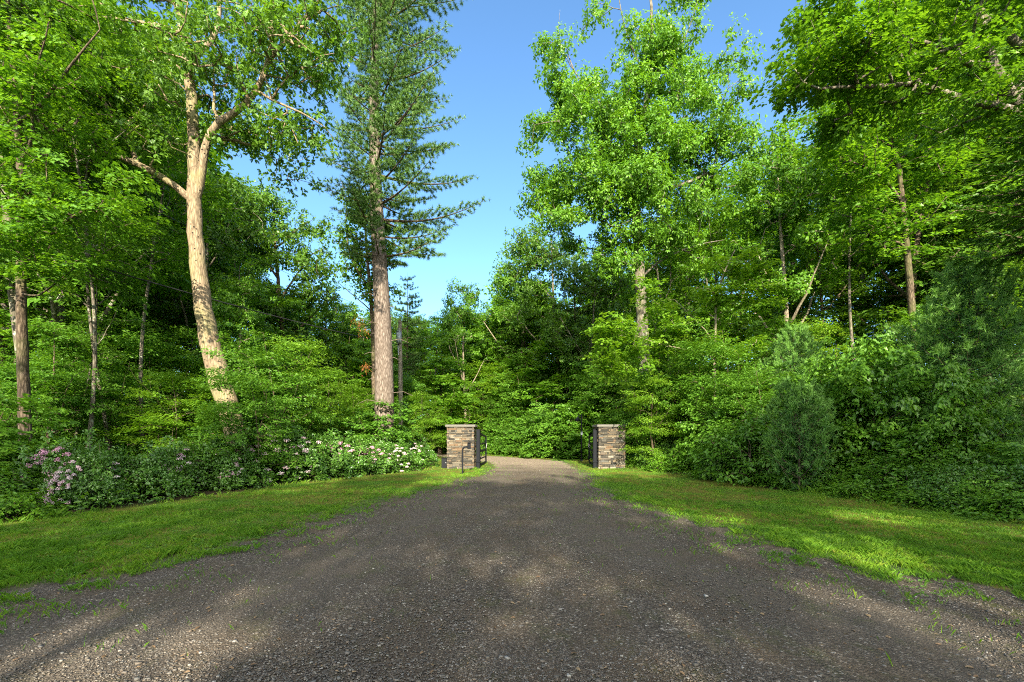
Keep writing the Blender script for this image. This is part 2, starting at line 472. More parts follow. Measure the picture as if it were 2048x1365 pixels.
def make_tree(name, label, cat, limbs, attr, leaf, bark, rs, base_r=None, group=None, minr=0., big=12, seg=.7, up_pen=.7, thick=1., sink=.25):
    """leaf = dict(mat, mode, n, size, tpl, spread). limbs in world coordinates"""
    base = np.array(limbs[0][0][0], float)
    root = empty(name, base, 0, label, cat, group)
    L = [(np.asarray(p, float) - base, a, b) for p, a, b in limbs]
    L[0][0][0, 2] -= sink
    A = attr - base
    A = A[A[:, 2] > .1]
    chains, outd = grow(L, A, rs, base_r, seg=seg, up_pen=up_pen, thick=thick)
    ob_from('trunk', chains_to_mesh(name + '_trunk', chains, minr, big), M[bark], root)
    horiz = outd.copy(); horiz[:, 2] *= .4
    p, d, nz, sz, rnd = spray_leaves(A, nrm(horiz + 1e-4), rs, leaf['mode'], leaf['n'], leaf['size'], leaf.get('spread', .55))
    ob_from('crown', leaves_mesh(name + '_crown', p, d, nz, sz, rnd, leaf['tpl']), M[leaf['mat']], root)
    return root

def copy_tree(o, loc, rz=0., s=1., label=None, group=None, sz=None):
    c = o.copy(); COL.objects.link(c); c.location = [float(v) for v in loc]; c.rotation_euler = (0, 0, rz)
    c.scale = (s, s, s if sz is None else sz)
    if label: c['label'] = label
    if group: c['group'] = group
    for ch in list(o.children):
        k = ch.copy(); COL.objects.link(k); k.parent = c
        for g in list(ch.children):
            q = g.copy(); COL.objects.link(q); q.parent = k
    return c

# ------------------------------------------------------------------ conifers, shrubs
def make_conifer(name, label, cat, base, h, r0, z0, Lf, rs, mat, bark, group=None, lean=None, step=.6, nb=5, elev=.12, curve=.12, style='pine',
                 tuft=.11, per=9, twig_gap=.2, stubs=None, nwidth=.10, dens=1.0, barktwig=None):
    base = np.asarray(base, float); root = empty(name, base, 0, label, cat, group)
    mb = MB()
    zz = np.linspace(-.25, h, 30)
    ax = (lambda z: np.array([lean[0] * z + .12 * math.sin(z * .31) , lean[1] * z, z])) if lean else (lambda z: np.array([.05 * math.sin(z * .5), .05 * math.cos(z * .4), z]))
    rad = lambda z: r0 * max(0.02, (1 - max(z, 0) / h)) ** .85 * (1 + .35 * math.exp(-max(z, 0) / .4))
    tp = np.array([ax(z) for z in zz]); tr = np.array([rad(z) for z in zz])
    V, q = tube(tp, tr, 14 if r0 > .15 else 6)
    V = V + np.sin(V[:, [2, 0, 1]] * 6.1) * .025 * r0
    mb.add(V, q)
    NP, ND = [], []; cl = []; mt = mb; mb = MB() if barktwig else mb; tip = style == 'pine' and h < 8
    z = z0; az0 = 0
    while z < h - .05:
        az0 += 2.4
        for b in range(nb):
            az = az0 + b * 2 * math.pi / nb + rs.normal(0, .22)
            L = Lf(z, az) * (rs.uniform(.68, 1.16) if h > 25 else rs.uniform(.78, 1.12))
            if L < .12: continue
            zb = z + rs.uniform(-.25, .25) * step
            s = np.linspace(0, 1, max(4, int(L / .35) + 3)); d = np.array([math.cos(az), math.sin(az), 0.])
            side = np.array([-d[1], d[0], 0]) * rs.normal(0, .06)
            e = elev + rs.normal(0, .05) + .5 * max(0, (z - .75 * h) / h)
            P = ax(max(0, min(zb, h))) + d * (s * L)[:, None] + side * (s * s * L)[:, None]
            P[:, 2] += e * s * L + curve * s * s * L - (.10 if style == 'pine' else .3) * L * np.sin(s * math.pi) * .5
            rb = min(.6 * rad(zb), .012 + .013 * L)
            Vb, qb = tube(P, np.linspace(rb, .004, len(P)), 5 if r0 > .1 else 3); mb.add(Vb, qb)
            if tip:
                for _ in range(3):
                    ct = P[-1] - d * rs.uniform(0, .5) * L * .5 * (_ > 0) + side * 0; ct = ct + [0, 0, .02]; cd = nrm(d * .35 + np.array([0, 0, 1.]) + rs.normal(0, .15, 3)); cn = 12; cs_ = np.linspace(0, 1, cn)[:, None]
                    cc = ct + cd * cs_ * rs.uniform(.14, .26) * (.7 + .08 * h); NP.append(np.repeat(cc, 7, 0)); ND.append(np.repeat(np.repeat(cd[None], cn, 0), 7, 0) * 2.2); cl.append(np.full(cn * 7, .78))
            ntw = max(3, int(L / twig_gap * dens)); bc = rs.uniform(0, 1)
            for k in range(ntw + 1):
                t = .18 + .82 * (k / ntw) if L > 1 else .08 + .92 * k / ntw
                p = np.array([np.interp(t, s, P[:, c]) for c in range(3)])
                sg = 1 if k % 2 else -1
                if k == ntw: sg = 0
                tl = (.16 + .38 * L * (1 - t) * (.55 + .45 * t)) * rs.uniform(.7, 1.2)
                tl = min(tl, 1.1)
                ld = d * math.cos(.95 * sg) + np.array([-d[1], d[0], 0]) * math.sin(.95 * sg)
                up = rs.normal(.16 if style == 'pine' else -.12, .12)
                q2 = p + ld * tl * .5 + np.array([0, 0, up * tl * .3]); q3 = p + ld * tl + np.array([0, 0, up * tl])
                if r0 > .06 and tl > .2:
                    Vt, qt = tube([p, q2, q3], [.006, .004, .002], 3); mb.add(Vt, qt)
                if style == 'pine':
                    nt = max(2, int(tl / .062))
                    ts = np.linspace(.25, 1, nt)[:, None]
                    c = p + (q3 - p) * ts + rs.normal(0, .03, (nt, 3)); dd = np.repeat(nrm(q3 - p)[None], nt, 0)
                    NP.append(np.repeat(c, per, 0)); ND.append(np.repeat(dd, per, 0)); cl.append(np.repeat(((.2 * bc + .75 * ts[:, 0] ** 2 - .1) if tip else (.35 * bc + .2 * rs.uniform() + .16 + 0 * ts[:, 0])), per))
                else:
                    nt = max(4, int(tl / .035)); ts = np.linspace(.05, 1, nt)[:, None]
                    c = p + (q3 - p) * ts; sd = np.cross(nrm(q3 - p), [0, 0, 1.])
                    for sg2 in (1, -1):
                        NP.append(np.repeat(c, 2, 0)); NDk = nrm(q3 - p) * .75 + sd * sg2 * .8
                        ND.append(np.repeat(NDk[None], 2 * nt, 0)); cl.append(np.full(2 * nt, .5 * bc + .3 * rs.uniform()))
        z += step * rs.uniform(.75, 1.2) * (1 - .45 * z / h)
    if barktwig: mb.build('branches', M[barktwig], root, True)
    mb = mt
    if stubs:
        for zb, az, L in stubs:
            d = np.array([math.cos(az), math.sin(az), 0.]); p = ax(zb)
            mb.tube([p + d * rad(zb) * .6, p + d * (rad(zb) + L * .5) + [0, 0, .08 * L], p + d * (rad(zb) + L) + [0, 0, -.14 * L]], [.02, .014, .006], 5)
    ob_from('trunk', mb.mesh(name + '_trunk', True), M[bark], root)
    p = np.vstack(NP); d = np.vstack(ND); N = len(p); cl = np.concatenate(cl)
    if style == 'pine':
        r = nrm(rs.normal(0, 1, (N, 3)))
        ld = nrm(d * .55 + r * .85 + np.array([0, 0, .12])); nz = nrm(rs.normal(0, 1, (N, 3)) + [0, 0, .5])
        sz = tuft * rs.uniform(.7, 1.25, N); w = sz * nwidth
    else:
        ld = nrm(d + rs.normal(0, .28, (N, 3)) - [0, 0, .12]); nz = np.array([0, 0, 1.]) + rs.normal(0, .3, (N, 3))
        sz = tuft * rs.uniform(.6, 1.3, N); w = sz * nwidth
    ob_from('crown', leaves_mesh(name + '_crown', p, ld, nz, sz, cl + .25 * rs.uniform(0, 1, N), 'needle', w), M[mat], root)
    return root

def dome_attr(h, r, n, rs, low=.12, inner=.25):
    """points filling a lumpy dome"""
    u = nrm(rs.normal(0, 1, (n, 3))); u[:, 2] = np.abs(u[:, 2])
    k = np.where(rs.uniform(0, 1, n) < inner, rs.uniform(.4, .8, n), rs.uniform(.8, 1.05, n))
    az = np.arctan2(u[:, 1], u[:, 0])
    lump = 1 + .16 * np.sin(az * 3 + 1) + .10 * np.sin(az * 5 + h * 3) + .10 * np.sin(u[:, 2] * 7 + az * 2)
    P = u * (k * lump)[:, None] * np.array([r, r, h * (1 - low)]); P[:, 2] += low * h
    return P

def make_shrub(name, h, r, rs, leaf, nA, label=None, cat='shrub', group=None, bark='bark_dark', blossoms=None, low=.1):
    root = empty(name, (0, 0, 0), 0, label, cat, group)
    A = dome_attr(h, r, nA, rs, low)
    limbs = []
    L0 = np.array([[0, 0, -.1], [.02, 0, .1 * h], [.03, .02, .3 * h], [.0, .05, .6 * h]])
    limbs.append((L0, .022 + .006 * h, .008))
    for k in range(5):
        a = k * 1.26 + rs.uniform(0, .5); d = np.array([math.cos(a), math.sin(a), 0])
        limbs.append((np.array([[0, 0, .02], d * r * .2 + [0, 0, .18 * h], d * r * .38 + [0, 0, .42 * h], d * r * .5 + [0, 0, .62 * h]]), .018 + .004 * h, .007))
    chains, outd = grow(limbs, A, rs, None, seg=.3, up_pen=.4, tip_r=.0035)
    ob_from('stems', chains_to_mesh(name + '_stems', chains, 0, 8, False), M[bark], root)
    out = nrm(A - np.array([0, 0, .35 * h]))
    if leaf['mode'] == 'tuft': D = nrm(out * .8 + outd * .3)
    else: D = out * [1, 1, .3]
    p, d, nz, sz, rnd = spray_leaves(A, nrm(D), rs, leaf['mode'], leaf['n'], leaf['size'], leaf.get('spread', .2))
    ok = p[:, 2] > .01
    ob_from('foliage', leaves_mesh(name + '_foliage', p[ok], d[ok], nz[ok], sz[ok], rnd[ok], leaf['tpl']), M[leaf['mat']], root)
    if blossoms:
        nb, mat, spots = blossoms
        c = []
        for (ax_, el) in spots:
            dv = np.array([math.cos(el) * math.cos(ax_), math.cos(el) * math.sin(ax_), math.sin(el)])
            for _ in range(max(1, nb // len(spots))):
                u = nrm(dv + rs.normal(0, .15 if nb > 50 or nb < 20 else .22, 3)); u[2] = abs(u[2])
                c.append(u * rs.uniform(.95, 1.12) * np.array([r, r, h * (1 - low)]) + [0, 0, low * h])
        c = np.array(c); m = 60
        u = nrm(rs.normal(0, 1, (len(c) * m, 3))); u[:, 2] = np.abs(u[:, 2]) * .9 - .1
        q = np.repeat(c, m, 0) + u * rs.uniform(.035, .075, (len(c) * m, 1))
        d2 = nrm(rs.normal(0, 1, q.shape)); 
        ob_from('blossoms', leaves_mesh(name + '_blossoms', q, d2 - u * np.sum(d2 * u, 1, keepdims=True) + u * .3, u, rs.uniform(.016, .030, len(q)), .5 * np.repeat(rs.uniform(0, 1, len(c)), m) + .5 * rs.uniform(0, 1, len(q)), 'petal'), M[mat], root)
    return root

def trunk_line(h, wobble, rs, lean=(0, 0)):
    n = max(6, int(h / .9)); z = np.linspace(0, h, n); a, b, c, d = rs.uniform(0, 6, 4)
    s = z / h
    return np.c_[lean[0] * h * s + wobble * (np.sin(s * 4 + a) - math.sin(a)), lean[1] * h * s + wobble * (np.sin(s * 3.3 + b) - math.sin(b)), z]

def generic_tree(name, h, rcr, z0, r0, rs, leaf, bark, nA=420, clumps=34, forks=4, wobble=.25, shape=.0, lean=(0, 0), sig=.45, flat=.6, label=None):
    """a whole broadleaf tree at the origin: crown between z0 and h, radius rcr"""
    T = trunk_line(h * .93, wobble, rs, lean)
    limbs = [(T, r0, r0 * .12)]
    for k in range(forks):
        zf = z0 + (h - z0) * rs.uniform(.0, .5); i = int(np.argmin(np.abs(T[:, 2] - zf))); a = k * 2.4 + rs.uniform(0, .8)
        L = rcr * rs.uniform(.7, 1.0); d = np.array([math.cos(a), math.sin(a), 0]); s = np.linspace(0, 1, 7)[:, None]
        P = T[i] + d * s * L * .8 + np.array([0, 0, 1.]) * (s ** 1.3) * L * rs.uniform(.7, 1.3) + rs.normal(0, .06, (7, 3)) * s
        rr = np.interp(T[i, 2] / h, [0, 1], [r0 * .6, r0 * .1]); limbs.append((P, rr, rr * .25))
    cz = (z0 + h) / 2; hz = (h - z0) / 2
    u = nrm(rs.normal(0, 1, (clumps, 3))) * (rs.uniform(.12, 1, (clumps, 1)) ** (1 / 2.4))
    wz = 1 - shape * (u[:, 2] * .5 + .5)
    C = np.c_[u[:, 0] * rcr * wz, u[:, 1] * rcr * wz, cz + u[:, 2] * hz]
    C[:, :2] += np.c_[np.interp(C[:, 2], T[:, 2], T[:, 0]), np.interp(C[:, 2], T[:, 2], T[:, 1])]
    per = nA // clumps
    A = np.repeat(C, per, 0) + rs.normal(0, sig, (clumps * per, 3)) * [1, 1, flat] * (rcr / 3.2) ** .6
    A = A[A[:, 2] < h * 1.03]
    return make_tree(name, label, 'tree', limbs, A, leaf, bark, rs, minr=.012, up_pen=.8, seg=.8)

# ------------------------------------------------------------------ setting
def build_ground():
    def axis(lo, hi, c, fine, n):
        t = np.linspace(-1, 1, n); k = 4.2
        s = np.sinh(k * t) / math.sinh(k)
        return np.where(s < 0, c + (c - lo) * s, c + (hi - c) * s)
    xs = axis(-170, 170, 0.5, .1, 440); ys = axis(-60, 240, 9, .1, 440)
    X, Y = np.meshgrid(xs, ys); x = X.ravel(); y = Y.ravel()
    rd = road_dist(x, y) + edge_noise(x, y) * .8
    z = H(x, y) + np.where(rd < 0, -.05 * np.clip(-rd / .3, 0, 1), .022 * np.clip(rd / .35, 0, 1))
    lawn = lawn_mask(x, y).astype(float)
    L2 = lawn.reshape(X.shape); L2 = (L2 + np.roll(L2, 1, 0) + np.roll(L2, -1, 0) + np.roll(L2, 1, 1) + np.roll(L2, -1, 1)) / 5
    n, m = X.shape
    i = (np.arange(n - 1)[:, None] * m + np.arange(m - 1)[None]).ravel()
    me = np_mesh('ground', np.c_[x, y, z], [np.stack([i, i + 1, i + m + 1, i + m], 1)], {'lawn': L2.ravel(), 'edge': np.clip(1 - rd / .55, 0, 1)}, True)
    t = NT('ground_soil')
    v = t.coord()
    n1 = t.noise(1.1, 6, v); n2 = t.noise(14, 6, v, .7); n3 = t.noise(.35, 3, v)
    litter = t.ramp(n2, [(.3, (.018, .014, .008)), (.55, (.05, .036, .02)), (.75, (.09, .06, .03))])
    litter = t.mix(t.ramp(n1, [(.5, (0, 0, 0)), (.62, (.6, .6, .6))]), litter, (.02, .055, .012))
    green = t.ramp(n2, [(.3, (.035, .075, .010)), (.6, (.070, .150, .014)), (.8, (.11, .19, .03))])
    mossy = t.ramp(n2, [(.3, (.075, .070, .014)), (.6, (.15, .135, .025)), (.8, (.21, .17, .06))])
    lawnc = t.mix(t.ramp(t.noise(.55, 5, v, .65), [(.42, (0, 0, 0)), (.55, (.9, .9, .9))]), green, mossy)
    c = t.mix(t.attr('lawn'), litter, lawnc)
    dirt = t.ramp(n2, [(.3, (.04, .035, .028)), (.7, (.12, .105, .085))])
    ef = t.math('MULTIPLY', t.attr('edge'), t.ramp(t.noise(5, 5, v), [(.35, (.2, .2, .2)), (.6, (1, 1, 1))]))
    c = t.mix(ef, c, dirt)
    ob = ob_from('ground', me, t.done(t.pbr(c, .95, t.bump(n2, .8, .03), spec=.1)))
    tag(ob, 'mossy verge grass and dark leaf littered wood floor', None, None, 'structure')

def gravel_mat():
    t = NT('gravel_surface'); v = t.coord()
    wv = t.n('ShaderNodeVectorMath', operation='ADD'); t.L.new(v, wv.inputs[0]); nz = t.n('ShaderNodeTexNoise', {'Scale': 9.0, 'Detail': 3.0, 'Vector': v}); sc_ = t.n('ShaderNodeVectorMath', operation='SCALE'); t.L.new(nz.outputs['Color'], sc_.inputs[0]); sc_.inputs['Scale'].default_value = .04; t.L.new(sc_.outputs[0], wv.inputs[1]); v2 = wv.outputs[0]
    vo = t.n('ShaderNodeTexVoronoi', {'Vector': v2, 'Scale': 66.0, 'Randomness': 1.0}, feature='F1')
    vo2 = t.n('ShaderNodeTexVoronoi', {'Vector': v2, 'Scale': 170.0}, feature='F1')
    sep = t.n('ShaderNodeSeparateColor', {'Color': vo.outputs['Color']}); sep2 = t.n('ShaderNodeSeparateColor', {'Color': vo2.outputs['Color']})
    stone = t.ramp(sep.outputs[0], [(0, (.045, .037, .028)), (.35, (.095, .080, .060)), (.62, (.150, .122, .088)), (.86, (.21, .175, .13)), (.96, (.36, .32, .26)), (1, (.58, .54, .46))])
    fine = t.ramp(sep2.outputs[0], [(0, (.032, .025, .018)), (.5, (.080, .064, .045)), (.92, (.15, .125, .092)), (1, (.42, .38, .31))])
    earth = t.ramp(t.noise(30, 6, v, .75), [(.3, (.055, .040, .025)), (.7, (.175, .130, .080))])
    big = t.noise(.55, 7, v, .62); big2 = t.noise(1.9, 7, t.coord((1, .5, 1)), .65); big3 = t.noise(.23, 4, v, .6)
    # loose stone lies thick in some places and thin in others
    thick = t.ramp(t.math('ADD', t.math('MULTIPLY', big, .6), t.math('MULTIPLY', sep.outputs[1], .4)), [(.44, (1, 1, 1)), (.56, (0, 0, 0))])
    c = t.mix(thick, fine, stone)
    bare = t.ramp(big2, [(.44, (0, 0, 0)), (.62, (1, 1, 1))]); keep = t.ramp(sep2.outputs[1], [(.5, (1, 1, 1)), (.75, (.25, .25, .25))])
    c = t.mix(t.math('MULTIPLY', bare, t.math('MULTIPLY', keep, .85)), c, earth)
    # wheel tracks
    u = t.attr('across'); un = t.math('ADD', u, t.math('MULTIPLY', t.math('SUBTRACT', big, .5), .10))
    tr = t.ramp(un, [(.18, (0, 0, 0)), (.30, (1, 1, 1)), (.40, (0, 0, 0)), (.60, (0, 0, 0)), (.70, (1, 1, 1)), (.82, (0, 0, 0))])
    trk = t.math('MULTIPLY', tr, t.ramp(big3, [(.3, (.3, .3, .3)), (.65, (.8, .8, .8))]))
    c = t.mix(trk, c, t.mix(.45, t.mix(.5, earth, fine), (.165, .148, .122)))
    c = t.mix(.22, c, (.034, .036, .040))
    c = t.mix(t.math('MULTIPLY', t.attr('far_pale'), .85), c, t.mix(.35, (.34, .27, .20), stone))  # gravel grows paler towards and past the gate
    # thin moss and seedling green along the sides and crown
    side = t.ramp(u, [(0, (1, 1, 1)), (.2, (.35, .35, .35)), (.45, (.5, .5, .5)), (.6, (.5, .5, .5)), (.8, (.7, .7, .7)), (1, (1, 1, 1))])
    ms = t.math('MULTIPLY', t.math('MULTIPLY', t.ramp(t.noise(2.6, 8, t.coord((1, .6, 1)), .8), [(.52, (0, 0, 0)), (.64, (.65, .65, .65))]), side), t.math('SUBTRACT', 1.0, t.attr('far_pale')))
    c = t.mix(ms, c, t.mix(t.noise(70, 3, v), (.030, .040, .010), (.11, .14, .028)))
    h = t.math('ADD', t.math('MULTIPLY', t.math('SUBTRACT', 1.0, vo.outputs['Distance']), .7), t.math('MULTIPLY', t.noise(60, 5, v, .7), .5))
    return t.done(t.pbr(c, .9, t.bump(h, 1.0, .014), spec=.12))

def build_drive():
    # both edges joined by a grid; a little wider than the visible edge so the verge laps over it
    n = 520; m = 44
    tl = np.r_[0, np.cumsum(np.linalg.norm(np.diff(RLs, axis=0), axis=1))]; tr = np.r_[0, np.cumsum(np.linalg.norm(np.diff(RRs, axis=0), axis=1))]
    par = np.linspace(0, len(RLs) - 1, n); k = np.arange(len(RLs))
    A = np.c_[np.interp(par, k, RLs[:, 0]), np.interp(par, k, RLs[:, 1])]; B = np.c_[np.interp(par, k, RRs[:, 0]), np.interp(par, k, RRs[:, 1])]
    C0 = (A + B) / 2; A = C0 + (A - C0) * (1 + .5 / np.linalg.norm(A - C0, axis=1))[:, None]; B = C0 + (B - C0) * (1 + .5 / np.linalg.norm(B - C0, axis=1))[:, None]
    s = np.linspace(0, 1, m)[None, :, None]
    P = A[:, None] * (1 - s) + B[:, None] * s
    # plus the mouth of the drive running back past the viewer
    back = np.linspace(-14, 0, 30)
    P0 = P[0]; rows = [np.c_[P0[:, 0], P0[:, 1] + b] for b in back[:-1]]
    P = np.concatenate([np.array(rows), P], 0); n = len(P)
    x = P[..., 0].ravel(); y = P[..., 1].ravel()
    z = H(x, y) + .012 * wob(x, y, 1.1, 2) * np.clip(-road_dist(x, y) / .5, 0, 1)
    i = (np.arange(n - 1)[:, None] * m + np.arange(m - 1)[None]).ravel()
    me = np_mesh('driveway', np.c_[x, y, z], [np.stack([i, i + 1, i + m + 1, i + m], 1)], {'across': (s * np.ones((n, 1, 1)))[..., 0].ravel(), 'far_pale': np.clip((y - 18.5) / 6 + .25 * wob(x, y, .8, 6), 0, 1), 'rd': np.clip(-road_dist(x, y) / 2, 0, 1)}, True)
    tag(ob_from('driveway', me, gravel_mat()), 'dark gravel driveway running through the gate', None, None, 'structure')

def pebbles():
    rs = np.random.RandomState(21); N = 240000
    u = rs.uniform(0, 1, N); y = 1 / (1 / 2.0 + u * (1 / 26. - 1 / 2.0)); y += rs.uniform(-.3, .3, N); x = rs.uniform(-1, 1, N) * (1.25 * y + 1.2)
    rd_ = rs.uniform(0, 1, N) < np.clip((24 - y) / 8, .15, 1); x, y = x[rd_], y[rd_]; N = len(x)
    ok = road_dist(x, y) + .6 * edge_noise(x, y) < np.abs(rs.normal(0, .38, N)) - .1; x, y = x[ok], y[ok]
    ok = (wob(x, y, .5, 7) * .5 + wob(x, y, 2.2, 8) * .5 + rs.normal(0, .6, len(x))) > -.35; x, y = x[ok], y[ok]
    N = len(x); s = np.clip(.0034 * np.exp(rs.normal(0, .46, N)) * (1 + .02 * y), .002, .019)
    b = np.array([[a, c, d] for a in (-1, 1) for c in (-1, 1) for d in (-1, 1)], float)
    q = np.array([[0, 1, 3, 2], [4, 6, 7, 5], [0, 4, 5, 1], [2, 3, 7, 6], [0, 2, 6, 4], [1, 5, 7, 3]])
    V = b[None] * (.62 + .38 * rs.uniform(0, 1, (N, 8, 1))) * np.stack([rs.uniform(.8, 1.5, N), rs.uniform(.7, 1.1, N), rs.uniform(.35, .75, N)], 1)[:, None] * s[:, None, None]
    a = rs.uniform(0, 6.28, N); ca, sa = np.cos(a)[:, None], np.sin(a)[:, None]
    V = np.stack([V[..., 0] * ca - V[..., 1] * sa, V[..., 0] * sa + V[..., 1] * ca, V[..., 2]], -1)
    V += np.c_[x, y, H(x, y) + s * .25][:, None]
    me = np_mesh('gravel', V.reshape(-1, 3), [(q[None] + (np.arange(N) * 8)[:, None, None]).reshape(-1, 4)], {'rnd': np.repeat(rs.uniform(0, 1, N), 8)}, True)
    t = NT('pebble_stone')
    c = t.ramp(t.attr('rnd'), [(0, (.05, .044, .036)), (.35, (.10, .088, .070)), (.6, (.16, .134, .10)), (.75, (.21, .15, .095)), (.84, (.15, .148, .14)), (.95, (.26, .235, .19)), (1, (.52, .49, .43))])
    c = t.mix(.35, c, t.ramp(t.noise(120, 3, t.coord()), [(.3, (.05, .05, .05)), (.7, (.25, .23, .2))]))
    tag(ob_from('gravel', me, t.done(t.pbr(c, .75, spec=.3))), 'loose mixed grey and tan pebbles strewn over the drive', None, None, 'stuff')

def grass():
    rs = np.random.RandomState(31); out = []
    def samp(N, a=1.3, ymax=38):
        u = rs.uniform(0, 1, N); y = (3.0 ** (-a) + u * (ymax ** (-a) - 3.0 ** (-a))) ** (-1 / a)
        x = rs.uniform(-1, 1, N) * (1.22 * y + 1.5)
        return x, y
    x, y = samp(1300000, .55)
    rd = road_dist(x, y) + edge_noise(x, y); lm = lawn_mask(x, y)
    stray = rs.uniform(0, 1, len(x)) < .5 * np.exp(rd / .45) * (wob(x, y, .30, 9) + .5 * wob(x, y, .1, 3) > .25)
    thin = rs.uniform(0, 1, len(x)) < np.clip(.15 + .5 * (wob(x, y, .25, 14) > 0) + rd / .8, 0, 1) * np.clip(.55 + .6 * wob(x, y, .16, 17) + .5 * wob(x, y, .9, 18), .12, 1)
    ok = ((rd > 0) & thin & lm) | ((rd <= 0) & stray)
    x, y, rd = x[ok], y[ok], rd[ok]; N = len(x)
    print('grass', N)
    edge = np.minimum(np.abs(x - np.interp(y, BL[:, 0], BL[:, 1])), np.abs(x - np.interp(y, BR[:, 0], BR[:, 1])))
    moss = np.clip(wob(x, y, 1.5, 10) * .6 + .25 * wob(x, y, .35, 19) + .02 + .50 * np.clip(1.3 - edge, -.3, 1) - .5 * np.clip(1.1 - rd, 0, 1), 0, 1)
    keep = rs.uniform(0, 1, N) > .55 * moss
    x, y, rd, moss, edge = x[keep], y[keep], rd[keep], moss[keep], edge[keep]; N = len(x)
    h = rs.uniform(.025, .06, N) * (1 - .6 * moss) * (1 + 1.0 * np.clip(wob(x, y, .22, 11), 0, 1)) * np.where((rd < .7) & (rd > 0), 1.25, 1)
    h *= np.where(edge < .35, rs.uniform(1.2, 3.2, N), 1)
    w = (.0032 + .00045 * y) * rs.uniform(.7, 1.3, N)
    a = rs.uniform(0, 6.28, N); d = np.c_[np.cos(a), np.sin(a), np.zeros(N)]; lean = nrm(rs.normal(0, 1, (N, 3)) * [1, 1, 0]) * rs.uniform(.2, 1.0, (N, 1)) * h[:, None]
    b = np.c_[x, y, H(x, y) + .012]
    V = np.stack([b - d * w[:, None] / 2, b + d * w[:, None] / 2, b + lean * .35 + np.c_[0 * h, 0 * h, h * .6] + d * w[:, None] * .35, b + lean + np.c_[0 * h, 0 * h, h * .9]], 1)
    f = np.array([[0, 1, 2], [0, 2, 3]])
    rnd = np.clip(.30 + .20 * wob(x, y, .8, 12) + .24 * wob(x, y, .16, 15) + .46 * moss + rs.normal(0, .13, N), 0, 1)
    me = np_mesh('grass', V.reshape(-1, 3), [(f[None] + (np.arange(N) * 4)[:, None, None]).reshape(-1, 3)], {'rnd': np.repeat(rnd, 4)})
    tag(ob_from('grass', me, M['grass']), 'short mown grass covering both verges of the drive', None, None, 'stuff')
    # broad-leaved weeds along the drive's edge and in the lawn
    x, y = samp(60000, .9, 24); rd = road_dist(x, y) + edge_noise(x, y)
    ok = ((rd < 0) | lawn_mask(x, y)) & (rd > -1.3) & (rs.uniform(0, 1, len(x)) < np.where(rd < -.4, .05, np.where(rd < 0, .25, np.where(rd < .9, .7, .2))) * (wob(x, y, .6, 13) > 0)); x, y = x[ok], y[ok]
    n = 7; P = np.repeat(np.c_[x, y, H(x, y) + .02], n, 0); K = len(P); a = rs.uniform(0, 6.28, K); el = rs.uniform(.05, .8, K)
    d = np.c_[np.cos(a) * np.cos(el), np.sin(a) * np.cos(el), np.sin(el)]
    me = leaves_mesh('weeds', P + d * .01, d, np.array([0, 0, 1.]) + rs.normal(0, .3, (K, 3)), rs.uniform(.018, .042, K), rs.uniform(0, 1, K), 'oval')
    tag(ob_from('weeds', me, M['weed']), 'low broad leaved weeds along the ragged edge of the drive', None, None, 'stuff')
    # low leafy growth over the wood's floor near the clearing
    N = 16000; x = rs.uniform(-38, 34, N); y = rs.uniform(5, 52, N)
    rd = road_dist(x, y); ok = ~lawn_mask(x, y) & (rd > .6); x, y = x[ok], y[ok]
    n = 11; P = np.repeat(np.c_[x, y, H(x, y)], n, 0); K = len(P)
    P = P + np.c_[rs.normal(0, .16, K), rs.normal(0, .16, K), rs.uniform(.05, .42, K)]
    a = rs.uniform(0, 6.28, K); d = np.c_[np.cos(a), np.sin(a), rs.uniform(-.4, .3, K)]
    me = leaves_mesh('undergrowth', P, d, np.array([0, 0, 1.]) + rs.normal(0, .35, (K, 3)), rs.uniform(.08, .17, K), rs.uniform(0, 1, K), 'oval')
    tag(ob_from('undergrowth', me, M['bush']), 'low leafy undergrowth covering the floor of the woods', None, None, 'stuff')
    # a few dead leaves and twigs lying on the gravel
    x, y = samp(900, .8, 22); ok = road_dist(x, y) < .3; x, y = x[ok], y[ok]; K = len(x); a = rs.uniform(0, 6.28, K)
    me = leaves_mesh('fallen_leaves', np.c_[x, y, H(x, y) + .012], np.c_[np.cos(a), np.sin(a), rs.normal(0, .1, K)], np.array([0, 0, 1.]) + rs.normal(0, .25, (K, 3)), rs.uniform(.02, .05, K), rs.uniform(0, 1, K), 'oval6')
    tag(ob_from('fallen_leaves', me, M['litter']), 'small dry leaves scattered over the gravel', None, None, 'stuff')
M['litter'] = leaf_mat('dry_leaf_litter', (.10, .06, .03), (.20, .13, .07), (.30, .22, .12), trans=.1, tcol=(1, 1, 1))

# ------------------------------------------------------------------ gate, pillars and fittings
def plain_mat(name, col, rough=.5, metal=0., bump=0., scale=40, var=.25, spec=.5):
    t = NT(name); n = t.noise(scale, 5, t.coord()); big = t.noise(2.5, 4, t.coord())
    c = t.mix(t.math('MULTIPLY', big, var), col, tuple(v * .45 for v in col)); c = t.mix(t.math('MULTIPLY', n, var), c, tuple(min(1, v * 1.5) for v in col))
    return t.done(t.pbr(c, rough, t.bump(n, bump, .004) if bump else None, metal, spec))
M['black'] = plain_mat('black_painted_steel', (.007, .0085, .012), .7, bump=.1, spec=.15)
M['slab'] = plain_mat('bluestone_slab', (.12, .115, .10), .9, bump=.7, scale=25, var=.6)
M['mortar'] = plain_mat('recessed_mortar', (.045, .04, .035), .95, bump=.5)
M['white_plate'] = plain_mat('white_reflector_plate', (.75, .76, .78), .4)
M['grey_metal'] = plain_mat('weathered_galvanised_metal', (.33, .36, .39), .55, .3)
M['wood_pole'] = bark_mat('weathered_pole_wood', (.11, .09, .07), (.25, .21, .165), (.36, .31, .25), 14, 1.0)
